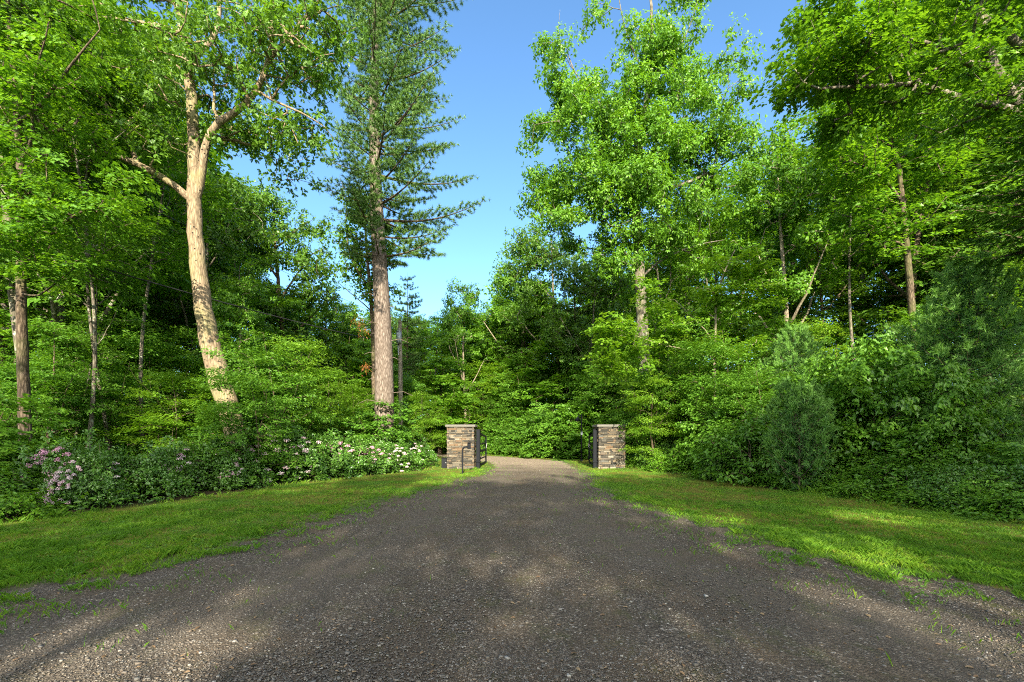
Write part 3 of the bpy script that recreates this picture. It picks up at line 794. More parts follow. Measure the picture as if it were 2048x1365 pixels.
M['cable'] = plain_mat('black_cable_sheath', (.015, .015, .016), .6)
M['lamp_glass'] = plain_mat('unlit_lamp_glass', (.35, .36, .36), .25)
M['granite'] = plain_mat('grey_box_paint', (.014, .016, .019), .7, bump=.1, spec=.1)
def stone_mat():
    t = NT('ledge_stone'); v = t.coord(); n = t.noise(16, 7, t.coord((1, 1, 3)), .7)
    c = t.ramp(t.attr('rnd'), [(0, (.038, .037, .034)), (.2, (.085, .080, .068)), (.38, (.125, .112, .088)), (.52, (.17, .135, .088)), (.64, (.095, .100, .096)), (.78, (.15, .10, .062)), (.9, (.185, .165, .125)), (1, (.24, .22, .185))])
    c = t.mix(.5, c, t.ramp(n, [(.25, (.35, .33, .3)), (.75, (1.25, 1.2, 1.1))]), 'MULTIPLY')
    return t.done(t.pbr(c, .85, t.bump(n, .9, .02), spec=.2))
M['stone'] = stone_mat()

def pillar(x, y, w, h, label, seed):
    rs = np.random.RandomState(seed); z0 = float(H(x, y)) - .05
    root = empty('stone_pillar', (x, y, z0), 0, label, 'gate pillar', 'stone pillars of the driveway gate')
    core = MB(); core.box((0, 0, h / 2 - .05), (w - .07, w - .07, h - .02)); core.build('mortar_core', M['mortar'], root)
    mb = MB(); z = 0.
    while z < h - .02:
        ch = rs.choice([.035, .05, .06, .075, .09]) * rs.uniform(.85, 1.15); ch = min(ch, h - z)
        for face in range(4):
            a = face * math.pi / 2; ca, sa = math.cos(a), math.sin(a)
            # alternate which face laps the corner
            lap = (face + int(z * 37)) % 2
            s = -w / 2 + (0 if lap else .10); e = w / 2 - (0 if lap else .10)
            while s < e - .01:
                L = min(rs.choice([.09, .14, .2, .27, .36]) * rs.uniform(.8, 1.2), e - s)
                if e - s - L < .05: L = e - s
                hh = ch; zz = z
                dep = .09; pr = rs.uniform(-.012, .014)
                cx, cy = s + L / 2, w / 2 - dep / 2 + pr
                jit = rs.normal(0, .004, (8, 3))
                X, Y = cx * ca - cy * sa, cx * sa + cy * ca
                mb.box((X, Y, zz + hh / 2), (L - .009, dep, hh - .008), a, .006, rs.uniform(0, 1), jit=jit)
                s += L
        z += ch
    mb.build('stonework', M['stone'], root)
    cap = MB(); jit = rs.normal(0, .004, (8, 3)); cap.box((0, 0, h + .055), (w + .13, w + .13, .105), 0, .012, .5, jit); cap.build('capstone', M['slab'], root)
    return root

def gate_leaf(hx, hy, ang, L, label, sgn, h=1.52):
    """swing gate leaf hinged at (hx, hy), standing open along angle ang (from +x)"""
    z0 = float(H(hx, hy))
    root = empty('swing_gate', (hx, hy, z0), ang, label, 'gate', 'swing gate leaves standing open')
    m = MB(); m.box((.07, 0, .93), (.13, .13, 1.72), 0, .012); m.build('stile', M['black'], root)
    m = MB(); m.box((L - .04, 0, .80), (.08, .07, 1.42), 0, .01); m.build('stile', M['black'], root)
    for zz, th in ((1.46, .09), (1.12, .06), (.78, .09), (.42, .06), (.14, .09)):
        zc = zz; dz = .22 if zz > 1.3 else 0
        r = MB(); P = np.array([[.1, 0, zc + dz], [L * .5, 0, zc + dz * .35], [L - .04, 0, zc]])
        for a, b in ((0, 1), (1, 2)):
            A, B = P[a], P[b]; mid = (A + B) / 2; ln = B[0] - A[0]; dzz = (B[2] - A[2]) / 2
            jit = np.array([[0, 0, (-dzz if sx < 0 else dzz)] for sx in (-1, 1) for _ in range(4)])
            r.box(mid, (ln, .045, th), 0, .006, jit=jit)
        r.build('rail', M['black'], root)
    b = MB()
    b.cyl((.14, 0, .2), (L - .08, 0, 1.36), .016, K=8); b.build('brace', M['black'], root)
    p = MB(); p.box((L - .04, -.042 * sgn, 1.0), (.07, .008, .2), 0, .002); p.box((L - .04, -.0385, .95), (.06, .006, .16), 0, .001)
    p.build('reflector_plate', M['white_plate'], root)
    for zz in (.35, 1.55):
        hg = MB(); hg.cyl((-.06, 0, zz - .06), (-.06, 0, zz + .06), .028, K=12); hg.box((-.02, 0, zz), (.08, .03, .05))
        hg.build('hinge', M['black'], root)
    return root

def fittings():
    gy = 20.9
    pillar(-1.72 - .62 - .02, gy + .5, 1.24, 1.97, 'stone pillar left of the drive, behind the keypad post', 3)
    pillar(4.55, gy + .4, 1.22, 1.97, 'stone pillar right of the drive, below the tall hickory', 8)
    for x, lab, ang, s, L, sg in ((-1.55, 'black steel gate leaf folded back beside the left pillar', math.radians(86.6), 1, 2.9, 1),
                                  (3.85, 'black steel gate leaf folded back beside the right pillar', math.radians(93), 1, 2.9, -1)):
        g = gate_leaf(x, gy + .35, ang if sg > 0 else math.radians(85.3), L, lab, sg)
        post = MB(); post.box((0, 0, .89), (.17, .17, 1.86), 0, .015); post.box((0, 0, 1.83), (.2, .2, .03), 0, .008); post.box((0, 0, .35), (.24, .22, .05), 0, .008)
        o = post.build('hinge_post', M['black'], g); o.location = (-.2, 0, -.02)
    # keypad post
    x, y = (925 - CX) / F * 18.2, 18.2; z0 = float(H(x, y))
    root = empty('keypad_post', (x, y, z0), math.radians(12), 'thin black gooseneck keypad post in front of the left pillar', 'keypad post')
    m = MB(); P = [(0, 0, -.1), (0, 0, .4), (0, 0, .86), (0, 0, .98), (.03, -.01, 1.05), (.09, -.02, 1.09), (.17, -.03, 1.10), (.21, -.03, 1.10)]
    m.tube(P, [.033] * len(P), 12); m.build('pole', M['black'], root, True)
    f = MB(); f.box((0, 0, .012), (.2, .2, .02), 0, .004)
    for a in (-1, 1):
        for b in (-1, 1): f.cyl((a * .07, b * .07, .02), (a * .07, b * .07, .045), .01, K=6)
    f.build('base_plate', M['black'], root)
    b = MB(); b.box((.26, -.03, 1.13), (.13, .11, .24), 0, .015); b.box((.26, -.045, 1.26), (.17, .16, .02), 0, .005); kp = b.build('keypad_box', M['black'], root)
    k = MB(); k.box((.26, -.088, 1.18), (.09, .008, .05), 0, .002)
    for i in range(4):
        for j in range(3): k.box((.232 + j * .028, -.088, 1.13 - i * .024), (.018, .008, .015), 0, .002)
    k.build('keypad', M['granite'], kp)
    # operator cabinet
    x, y = (889 - CX) / F * 21.1, 21.1; z0 = float(H(x, y))
    root = empty('gate_control_box', (x, y, z0), 0, 'low dark metal control box standing against the left pillar', 'control box')
    b = MB(); b.box((0, 0, .24), (.24, .30, .46), 0, .015); b.build('cabinet', M['granite'], root)
    b = MB(); b.box((0, 0, .485), (.27, .33, .03), 0, .008); b.build('lid', M['granite'], root)
    b = MB(); b.cyl((.09, -.17, .28), (.09, -.185, .28), .018, K=10); b.build('lock', M['grey_metal'], root)
    # garden lamp
    x, y = (1163 - CX) / F * 26.3, 26.3; z0 = float(H(x, y))
    root = empty('lamp_post', (x, y, z0), 0, 'slim dark lamp post with cone shade beyond the gate', 'lamp post'); root.scale = (.93,) * 3
    m = MB(); m.cyl((0, 0, -.1), (0, 0, 2.95), .045, .035, 12); m.cyl((0, 0, 0), (0, 0, .12), .09, .07, 12); m.build('pole', M['black'], root, True)
    m = MB(); m.tube([(0, 0, 2.7), (-.05, 0, 2.82), (-.16, 0, 2.86), (-.24, 0, 2.8), (-.24, 0, 2.72)], [.016] * 5, 8); m.build('arm', M['black'], root, True)
    m = MB(); m.cyl((-.24, 0, 2.52), (-.24, 0, 2.76), .22, .04, 20); m.build('lamp_shade', M['black'], root, True)
    m = MB(); m.cyl((-.24, 0, 2.46), (-.24, 0, 2.52), .05, .07, 12); m.build('bulb', M['lamp_glass'], root, True)
    m = MB(); m.box((.0, -.06, 1.75), (.12, .08, .2), 0, .01); m.build('meter_box', M['grey_metal'], root)
    # utility pole
    x, y = (802 - CX) / F * 27.5, 27.5; z0 = float(H(x, y))
    root = empty('utility_pole', (x, y, z0), 0, 'wooden utility pole rising behind the big pine trunk', 'utility pole')
    m = MB(); P = np.array([[0, 0, -.3], [-.01, 0, 2], [-.03, 0, 5], [-.06, 0, 8.35]]); m.tube(P, [.15, .14, .125, .105], 14); m.cyl((-.06, 0, 8.34), (-.06, 0, 8.38), .105, .09, 14); m.build('pole', M['wood_pole'], root, True)
    m = MB(); m.cyl((-.06 - .02, -.2, 7.0), (-.06 - .02, -.2, 7.65), .155, K=18); m.cyl((-.08, -.2, 7.65), (-.08, -.2, 7.7), .165, .12, 18); tr = m.build('transformer', M['grey_metal'], root, True)
    m = MB(); 
    for dx in (-.05, .06):
        m.cyl((-.08 + dx, -.2, 7.7), (-.08 + dx, -.2, 7.88), .022, .014, 10)
    m.build('bushing', M['lamp_glass'], tr, True)
    for zz in (7.2, 7.5):
        m = MB(); m.box((-.06, -.1, zz), (.06, .12, .05)); m.build('bracket', M['grey_metal'], root)
    m = MB(); m.cyl((-.13, -.1, 6.3), (-.16, -.1, 7.0), .03, K=8); m.build('fuse_holder', M['grey_metal'], root)
    top = np.array([x - .06, y, z0])
    def wire(p0, p1, sag, r, label):
        p0 = np.array(p0, float); p1 = np.array(p1, float); s = np.linspace(0, 1, 40)[:, None]
        P = p0 + (p1 - p0) * s - np.array([0, 0, 1.]) * sag * 4 * s * (1 - s)
        root_ = MB(); root_.tube(P - p0, [r] * 40, 6); o = root_.build('overhead_wire', M['cable'], None, True); o.location = p0
        tag(o, label, 'wire', None)
    wire(top + [0, 0, 6.9], (-19.5, -3., 7.9), .75, .022, 'thick sagging overhead wire crossing the leaning trunk to the utility pole')
    wire(top + [0, 0, 8.2], (-19.0, -3., 11.2), .5, .007, 'thin upper overhead wire running above the thick one')
    wire(top + [0, 0, 8.3], (-15.0, -3., 14.5), .4, .006, 'highest and thinnest overhead wire crossing the left treetops')

build_ground(); build_drive(); pebbles(); grass(); fittings()

# ------------------------------------------------------------------ the trees that can be told apart
def limb(pts, Y, r0, r1, ground=False, dY=0.0, seg=.5):
    """limb through photo points at depth Y (Y may be a list), smoothed and resampled"""
    Ys = [Y + dY * i / max(1, len(pts) - 1) for i in range(len(pts))] if not isinstance(Y, (list, tuple)) else Y
    P = np.array([at(px, py, y) for (px, py), y in zip(pts, Ys)])
    P = smooth(P, 2); L = np.r_[0, np.cumsum(np.linalg.norm(np.diff(P, axis=0), axis=1))]
    n = max(3, int(L[-1] / seg) + 1); t = np.linspace(0, L[-1], n)
    Q = np.c_[np.interp(t, L, P[:, 0]), np.interp(t, L, P[:, 1]), np.interp(t, L, P[:, 2])]
    if ground: Q[0, 2] = float(H(Q[0, 0], Q[0, 1]))
    return (Q, r0, r1)
LF = lambda mat, mode, n, size, tpl, spread=.55: dict(mat=mat, mode=mode, n=n, size=size, tpl=tpl, spread=spread)
rs = np.random.RandomState(101)

# leaning oak, left
limbs = [limb([(508, 968), (478, 890), (455, 812), (432, 735), (410, 640), (399, 560), (391, 480), (388, 400), (388, 300), (383, 200), (376, 120), (362, 50), (350, -40), (345, -110)], 15, .375, .08, True),
         limb([(396, 400), (405, 330), (414, 280), (432, 243), (482, 222), (520, 170), (541, 120), (545, 50), (546, -60)], 15, .145, .045, dY=-.8),
         limb([(380, 402), (352, 372), (318, 350), (282, 332), (235, 312), (180, 298), (120, 290), (55, 265), (10, 262)], 15, .12, .035, dY=-1.9),
         limb([(283, 333), (262, 295), (236, 250), (200, 190), (165, 140), (130, 90), (95, 50)], 14.6, .085, .03, dY=-1.2),
         limb([(380, 118), (408, 100), (432, 72), (440, 30), (436, -60)], 15, .10, .05, dY=.6),
         limb([(362, 62), (330, 50), (300, 54), (262, 40), (220, 36), (180, 32)], 15, .085, .03, dY=-.7),
         limb([(516, 186), (560, 208), (600, 224), (628, 240)], 14.5, .05, .02, dY=-.4),
         limb([(545, 112), (580, 75), (610, 36), (640, 0), (670, -40)], 14.2, .08, .035, dY=-.6),
         limb([(424, 245), (430, 200), (426, 140), (432, 100)], 14.8, .06, .02, dY=1.0),
         limb([(385, 290), (368, 292), (350, 288)], 15, .05, .03)]
blobs = [(520, 40, 14.5, 130, 80, 2.4, 78), (600, 140, 14.2, 70, 90, 1.6, 54), (590, 245, 14.4, 70, 70, 1.5, 42), (490, 160, 15.6, 100, 110, 1.8, 60),
         (450, 280, 16, 60, 50, 1.4, 24), (520, 285, 15.2, 80, 50, 1.4, 30), (335, 120, 15, 60, 80, 1.8, 36), (300, 210, 14.8, 110, 80, 1.8, 36),
         (200, 300, 14.2, 130, 70, 1.8, 60), (160, 190, 13.8, 120, 90, 2.0, 72), (80, 90, 13.4, 110, 80, 2.0, 60), (410, -60, 15, 270, 60, 2.8, 90),
         (250, 0, 14.6, 150, 34, 1.8, 42), (60, 235, 13.4, 80, 60, 1.5, 36), (660, 20, 13.8, 50, 60, 1.2, 24), (420, 70, 13.2, 140, 70, .8, 42)]
make_tree('oak_tree', 'tall leaning oak with bare pale trunk pitted by dark holes', 'tree', limbs, blob_attr(blobs, rs), LF('oak', 'tuft', 42, .155, 'oak', .50), 'bark_oak', rs, big=20, thick=1.1)

# great pine with its dead stubs
bx, by = (768 - CX) / F * 22, 22.
def Lpine(z, az):
    k = np.interp(z, [9.5, 11.5, 13, 16, 20, 23, 26.5, 30], [2.0, 4.2, 3.6, 3.5, 3.4, 3.7, 3.0, .6])
    c = math.cos(az)            # longer towards the open drive
    return k * (1.0 + .22 * c if c > 0 else 1.0 + .36 * c)
stubs = [(zb, az, L) for zb, az, L in [(9.9, 3.3, .5), (9.0, 3.0, .35), (8.3, 3.5, .6), (7.7, -.4, .4), (7.0, 3.0, .5), (6.5, 2.9, .3), (6.1, -.2, .9), (5.5, 3.4, .5), (5.2, -.6, .6), (4.3, 3.0, .4), (3.6, .1, .9), (3.2, 3.2, .8), (2.7, -.9, .5)]]
rs = np.random.RandomState(7)
gp = make_conifer('pine_tree', 'huge straight white pine with a bare reddish lower trunk left of the gate', 'pine tree', (bx, by, H(bx, by)), 29, .50, 10.3, Lpine, rs, 'pine', 'bark_pine',
             lean=(-.022, 0.), step=1.0, nb=5, elev=.08, curve=.14, tuft=.17, per=17, twig_gap=.19, stubs=stubs, nwidth=.13, barktwig='bark_dark')
N = 260; c = np.repeat(np.array([[-.95, -.5, 6.85], [-.75, -.5, 4.75], [-1.15, -.5, 6.95], [-.8, -.55, 6.5]]), 65, 0) + rs.normal(0, .13, (N, 3)) * [1, 1, 1]
ob_from('dead_needles', leaves_mesh('dead_needles', c, rs.normal(0, 1, (N, 3)) - [0, 0, .6], rs.normal(0, 1, (N, 3)), rs.uniform(.1, .18, N), rs.uniform(0, 1, N), 'needle', rs.uniform(.012, .03, N)), M['dead'], gp)['label'] = 'rust brown dead needle clumps'
for q in ([-1.15, -.5, 6.95], [-.8, -.5, 4.75]):
    mb = MB(); mb.tube([[-.2, -.3, q[2] - .1], [q[0] * .6, -.5, q[2] + .05], q], [.02, .014, .006], 5)
    mb.build('dead_branch', M['bark_dark'], gp)

# hickory, right of the gate
rs = np.random.RandomState(102)
limbs = [limb([(1300, 935), (1297, 860), (1291, 740), (1284, 640), (1279, 540), (1272, 430), (1270, 380), (1282, 270), (1296, 180), (1304, 100), (1303, 20), (1300, -60)], 24, .42, .05, True),
         limb([(1274, 400), (1310, 385), (1360, 372), (1410, 350), (1460, 320), (1500, 296)], 24, .12, .03, dY=1.),
         limb([(1272, 440), (1230, 420), (1180, 370), (1140, 320)], 24, .10, .03, dY=-1.2), limb([(1282, 280), (1230, 240), (1190, 200), (1150, 150), (1130, 90)], 24, .09, .02, dY=.5),
         limb([(1276, 470), (1226, 455), (1180, 430), (1110, 420)], 24, .08, .02, dY=-1.), limb([(1284, 265), (1340, 225), (1390, 190), (1450, 190)], 24, .09, .02, dY=-.8),
         limb([(1270, 385), (1255, 330), (1200, 255), (1120, 240), (1070, 250)], 24, .08, .02, dY=-1.), limb([(1298, 160), (1340, 120), (1380, 60), (1400, -20)], 24, .07, .012, dY=-.5),
         limb([(1298, 170), (1260, 90), (1240, 20), (1232, -60)], 24, .06, .01), limb([(1150, 150), (1115, 80), (1120, 20)], 24.3, .03, .008),
         limb([(1278, 560), (1320, 520), (1390, 490), (1450, 480)], 24, .07, .02, dY=1.2)]
blobs = [(1280, 290, 24, 140, 120, 3.4, 160), (1160, 310, 23.6, 90, 90, 2.6, 80), (1180, 420, 23.4, 110, 70, 2.4, 84), (1400, 230, 24, 90, 90, 2.4, 90), (1330, 130, 24, 80, 80, 2.2, 72),
         (1150, 180, 24, 60, 80, 1.8, 48), (1110, 90, 24, 30, 60, 1.0, 14), (1300, 430, 23.2, 110, 70, 2.6, 84), (1430, 330, 24.6, 80, 60, 2.2, 60), (1240, 190, 24, 80, 70, 2.2, 60),
         (1060, 240, 23.6, 40, 40, 1.0, 18), (1370, 40, 24, 36, 50, 1.0, 18), (1490, 290, 24.6, 40, 60, 1.2, 18), (1210, 20, 24, 30, 30, .8, 8), (1100, 380, 23.6, 50, 60, 1.4, 30), (1280, 350, 21.8, 120, 120, 1., 84), (1290, 210, 22, 90, 80, .8, 48), (1300, 90, 22.6, 60, 60, .8, 24), (1350, 500, 24.4, 90, 36, 2, 30), (1240, 520, 23.6, 60, 40, 1.6, 24)]
make_tree('hickory_tree', 'tall hickory with broad bright crown and bare top twigs behind the right pillar', 'tree', limbs, blob_attr(blobs, rs, .5), LF('maple', 'tuft', 112, .175, 'long', .62), 'bark_grey', rs, big=16, thick=1.15)

# overhanging maple reaching in from the right edge
rs = np.random.RandomState(103)
limbs = [limb([(2290, 960), (2260, 700), (2200, 480), (2130, 320), (2060, 230), (1990, 150), (1965, 60), (1950, -60)], 12, .30, .08, True),
         limb([(2060, 235), (2010, 215), (1960, 208), (1900, 190), (1835, 165), (1760, 175), (1700, 172), (1630, 182), (1606, 165)], 12, .12, .02, dY=-1.),
         limb([(2100, 140), (2020, 75), (1985, 45), (1945, 25), (1900, -20)], 12, .12, .06), limb([(1975, 135), (1920, 125), (1880, 92), (1820, 78), (1740, 70)], 12, .09, .02, dY=-.8),
         limb([(1800, 172), (1740, 90), (1680, 60), (1640, 40)], 11.4, .04, .012), limb([(1835, 165), (1800, 120), (1790, 60), (1785, 0)], 11.4, .03, .012)]
blobs = [(1900, 60, 11.8, 140, 80, 2.0, 120), (1740, 60, 11.4, 110, 70, 1.6, 84), (1640, 120, 11.2, 70, 60, 1.2, 50), (1780, 190, 11.4, 110, 50, 1.4, 50), (2030, 100, 12, 100, 110, 2.0, 90),
         (1950, 230, 12, 100, 50, 1.6, 40), (1850, -60, 11.8, 250, 50, 2.4, 110), (1590, 145, 11, 28, 22, .5, 12), (1640, -10, 11.4, 50, 50, 1.0, 24), (1680, 150, 11.2, 60, 30, 1, 24)]
make_tree('maple_tree', 'maple reaching its dark layered boughs in from the upper right', 'tree', limbs, blob_attr(blobs, rs, .32), LF('maple', 'spray', 56, .108, 'maple', .42), 'bark_grey', rs, big=14, thick=.9)

# tall thin maple behind the young pines, right
rs = np.random.RandomState(104)
limbs = [limb([(1838, 960), (1828, 700), (1816, 520), (1803, 380), (1797, 320), (1778, 270), (1765, 200), (1752, 100), (1738, 20)], 21, .22, .04, True),
         limb([(1797, 300), (1740, 272), (1690, 262), (1640, 250)], 21, .06, .015, dY=-1), limb([(1805, 400), (1760, 350), (1720, 330), (1620, 292)], 21, .06, .015, dY=-.6),
         limb([(1800, 330), (1840, 260), (1880, 180), (1900, 100)], 21, .07, .02)]
blobs = [(1700, 250, 20.6, 120, 80, 2.2, 80), (1690, 350, 20.6, 120, 60, 2.0, 60), (1860, 250, 21, 100, 120, 2.4, 70), (1880, 400, 21, 110, 70, 2.2, 50), (1760, 470, 21, 110, 70, 2.2, 50)]
make_tree('maple_tree', 'slender grey maple rising behind the young pines on the right', 'tree', limbs, blob_attr(blobs, rs, .5), LF('maple', 'spray', 40, .17, 'maple', .6), 'bark_dark', rs, big=12)

# bright maple at the left edge
rs = np.random.RandomState(105)
limbs = [limb([(52, 930), (48, 800), (45, 680), (42, 560), (44, 430), (40, 300), (30, 180), (20, 60), (10, -60)], 12, .145, .04, True),
         limb([(42, 520), (90, 470), (150, 430), (210, 400)], 12, .06, .015, dY=-1), limb([(44, 420), (10, 350), (-30, 300), (-60, 260)], 12, .06, .02),
         limb([(38, 260), (90, 200), (150, 120), (200, 60)], 12, .06, .015, dY=-.6), limb([(42, 580), (70, 600), (120, 560), (170, 520)], 12, .03, .01, dY=-1.2),
         limb([(40, 330), (70, 280), (60, 180), (90, 80)], 12, .05, .015, dY=-1.4)]
blobs = [(60, 130, 11.6, 150, 120, 2., 130), (20, 360, 11.4, 110, 70, 1.6, 80), (150, 440, 11.2, 110, 50, 1.4, 50), (60, 500, 11, 100, 50, 1.3, 46), (170, 190, 15.8, 110, 70, 1.2, 60), (60, -40, 11.8, 200, 70, 2, 70), (240, 400, 11.4, 70, 30, 1.2, 20)]
make_tree('maple_tree', 'bright leafy maple with dark slim trunk at the left edge', 'tree', limbs, blob_attr(blobs, rs, .32), LF('maple', 'spray', 56, .105, 'maple', .45), 'bark_dark', rs, big=12, thick=.9)

# oak with dead top twigs just behind the great pine
rs = np.random.RandomState(106)
limbs = [limb([(752, 960), (750, 800), (748, 690), (744, 620), (735, 520), (730, 450), (725, 400)], 25, .22, .04, True), limb([(740, 580), (700, 520), (690, 450), (695, 400), (678, 350)], 25, .07, .008),
         limb([(735, 520), (765, 470), (790, 440)], 25, .05, .01), limb([(690, 430), (700, 380), (697, 352)], 25, .02, .006), limb([(742, 620), (705, 590), (670, 560)], 25, .04, .01)]
blobs = [(720, 430, 25, 40, 60, 1.5, 42), (700, 500, 25, 36, 50, 1.2, 30), (760, 490, 25.4, 45, 70, 1.4, 36), (730, 570, 25, 50, 50, 1.4, 36), (690, 470, 25, 20, 16, .5, 10)]
make_tree('oak_tree', 'small oak with bare dead twigs close behind the great pine', 'tree', limbs, blob_attr(blobs, rs, .35), LF('maple', 'tuft', 49, .19, 'long', .5), 'bark_dark', rs, big=10)

# oak whose knobbly crown stands against the sky left of the pine
rs = np.random.RandomState(107)
limbs = [limb([(575, 950), (572, 800), (566, 660), (556, 560), (548, 470), (548, 400)], 29, .24, .05, True), limb([(560, 600), (600, 540), (630, 500), (655, 500)], 29, .08, .02), limb([(556, 560), (520, 500), (490, 440)], 29, .08, .02),
         limb([(568, 680), (620, 640), (660, 590)], 29, .07, .02), limb([(552, 500), (590, 460), (625, 440)], 29, .06, .02)]
blobs = [(545, 410, 29, 34, 36, 1.4, 36), (495, 470, 29, 44, 50, 2, 48), (560, 500, 29, 50, 50, 2, 54), (615, 450, 29, 26, 16, .9, 18), (625, 520, 29, 40, 46, 1.8, 48), (530, 590, 29, 70, 60, 2.4, 66), (620, 600, 28.6, 50, 40, 1.8, 42), (440, 560, 30, 60, 70, 2.4, 54), (560, 690, 29, 80, 60, 2.4, 60)]
make_tree('oak_tree', 'oak with a knobbly crown against the sky between leaning oak and pine', 'tree', limbs, blob_attr(blobs, rs, .45), LF('oak', 'tuft', 56, .21, 'long', .6), 'bark_dark', rs, big=10)

# bright maple sapling leaning over the right pillar's side
rs = np.random.RandomState(108)
limbs = [limb([(1432, 935), (1430, 820), (1428, 720), (1432, 650), (1430, 600), (1450, 540), (1470, 500)], 19, .10, .02, True), limb([(1430, 620), (1470, 590), (1520, 570)], 19, .03, .008), limb([(1430, 680), (1390, 640), (1350, 600)], 19, .03, .008), limb([(1428, 720), (1380, 700), (1320, 690), (1240, 660)], 19, .035, .008, dY=-.6)]
blobs = [(1465, 545, 19, 50, 50, 1.0, 48), (1510, 600, 19, 44, 36, 1.0, 36), (1410, 600, 19, 44, 30, .9, 30), (1350, 665, 18.8, 80, 28, 1.1, 48), (1250, 660, 18.6, 70, 30, 1.1, 42), (1450, 690, 18.8, 60, 40, 1.1, 36), (1210, 720, 18.8, 60, 34, 1.1, 30), (1290, 710, 18.7, 50, 34, .8, 24), (1300, 590, 19, 46, 26, .8, 18)]
make_tree('maple_sapling', 'sunlit yellow green maple sapling with thin trunk right of the hickory', 'tree', limbs, blob_attr(blobs, rs, .3), LF('beech', 'spray', 40, .14, 'maple', .42), 'bark_pale', rs, big=8)

# ------------------------------------------------------------------ kinds that repeat
rs = np.random.RandomState(201)
P = {}
P['maple'] = (generic_tree('broadleaf_tree', 15, 3.9, 3.2, .19, rs, LF('maple', 'spray', 44, .20, 'oval6', .62), 'bark_grey', 460, 36), 15)
P['maple2'] = (generic_tree('broadleaf_tree', 15, 3.4, 2.6, .17, rs, LF('oak', 'spray', 44, .20, 'oval6', .60), 'bark_dark', 440, 40, wobble=.4, shape=.4), 15)
P['oak'] = (generic_tree('broadleaf_tree', 18, 4.2, 5.5, .24, rs, LF('oak', 'tuft', 49, .22, 'long', .62), 'bark_grey', 470, 40, wobble=.35), 18)
P['ash'] = (generic_tree('broadleaf_tree', 18, 3.3, 5.0, .22, rs, LF('maple', 'tuft', 49, .22, 'long', .60), 'bark_pale', 430, 36, wobble=.3, shape=.3), 18)
P['slim'] = (generic_tree('slender_tree', 18, 2.5, 8.0, .095, rs, LF('maple', 'spray', 34, .17, 'oval', .6), 'bark_grey', 270, 26, wobble=.5), 18)
P['slim2'] = (generic_tree('slender_tree', 18, 2.3, 7.0, .085, rs, LF('oak', 'spray', 34, .17, 'oval', .6), 'bark_grey', 240, 24, wobble=.5, lean=(.03, 0)), 18)
P['beech'] = (generic_tree('understory_tree', 6.5, 2.6, .7, .055, rs, LF('beech', 'spray', 42, .125, 'oval6', .5), 'bark_dark', 330, 40, wobble=.15, shape=.35, flat=.28), 6.5)
P['beech2'] = (generic_tree('understory_tree', 6.5, 2.3, .5, .05, rs, LF('deep', 'spray', 42, .13, 'oval6', .48), 'bark_dark', 320, 44, wobble=.2, shape=.2, flat=.35), 6.5)
P['dense'] = (generic_tree('dense_tree', 10, 3.3, .6, .14, rs, LF('deep', 'spray', 46, .18, 'oval6', .58), 'bark_dark', 560, 60, shape=.55, wobble=.15), 10)
P['bright'] = (generic_tree('dense_tree', 10, 3.2, .6, .14, rs, LF('maple', 'spray', 46, .17, 'maple', .55), 'bark_dark', 540, 56, shape=.45, wobble=.15), 10)
P['pinebg'] = (make_conifer('pine_tree', None, 'pine tree', (0, 0, 0), 18, .2, 6.5, lambda z, a: np.interp(z, [6, 9, 14, 18], [2.6, 3.0, 2.4, .5]), rs, 'pine', 'bark_dark', step=1.15, nb=4, elev=.10, curve=.06, tuft=.22, per=14, twig_gap=.28, nwidth=.16), 18)
P['hemlock'] = (make_conifer('hemlock_tree', None, 'hemlock tree', (0, 0, 0), 13, .17, 7.2, lambda z, a: np.interp(z, [1, 3, 8, 13], [2.2, 2.9, 2.3, .3]), rs, 'hemlock', 'bark_dark', step=.6, nb=5, elev=.10, curve=-.10, style='hemlock', tuft=.13, twig_gap=.15, nwidth=.34), 13)
P['youngpine'] = (make_conifer('young_pine', None, 'pine tree', (0, 0, 0), 6, .055, .35, lambda z, a: np.interp(z, [0, 1.2, 3.5, 6], [1.5, 1.9, 1.35, .25]), rs, 'youngpine', 'bark_dark', step=.34, nb=6, elev=.42, curve=.16, tuft=.12, per=20, twig_gap=.16, nwidth=.12), 6)
P['pinelet'] = (make_conifer('young_pine', None, 'pine tree', (0, 0, 0), 2.9, .035, .12, lambda z, a: (1 + .18 * math.sin(a * 2 + z * 2)) * np.interp(z, [0, .5, 1.6, 2.9], [.85, 1.0, .78, .25]), rs, 'youngpine', 'bark_dark', step=.30, nb=5, elev=.6, curve=.3, tuft=.12, per=16, twig_gap=.2, nwidth=.14), 2.9)
used = set()
def place(kind, px, Y, top=None, rz=None, s=None, label=None, group=None, z=None, x=None, wide=1.0):
    o, h = P[kind]
    X = (px - CX) / F * Y if x is None else x
    g = float(H(X, Y)) - .05
    if s is None:
        s = (EYE + (HOR - top) / F * Y - g) / h if top is not None else 1.0
    rz = PR.uniform(0, 6.28) if rz is None else rz
    if kind not in used:
        used.add(kind); o.location = (X, Y, g); o.rotation_euler = (0, 0, rz); o.scale = (s * wide, s * wide, s)
        if label: o['label'] = label
        if group: o['group'] = group
        return o
    return copy_tree(o, (X, Y, g), rz, s * wide, label, group, s)
PR = random.Random(5)

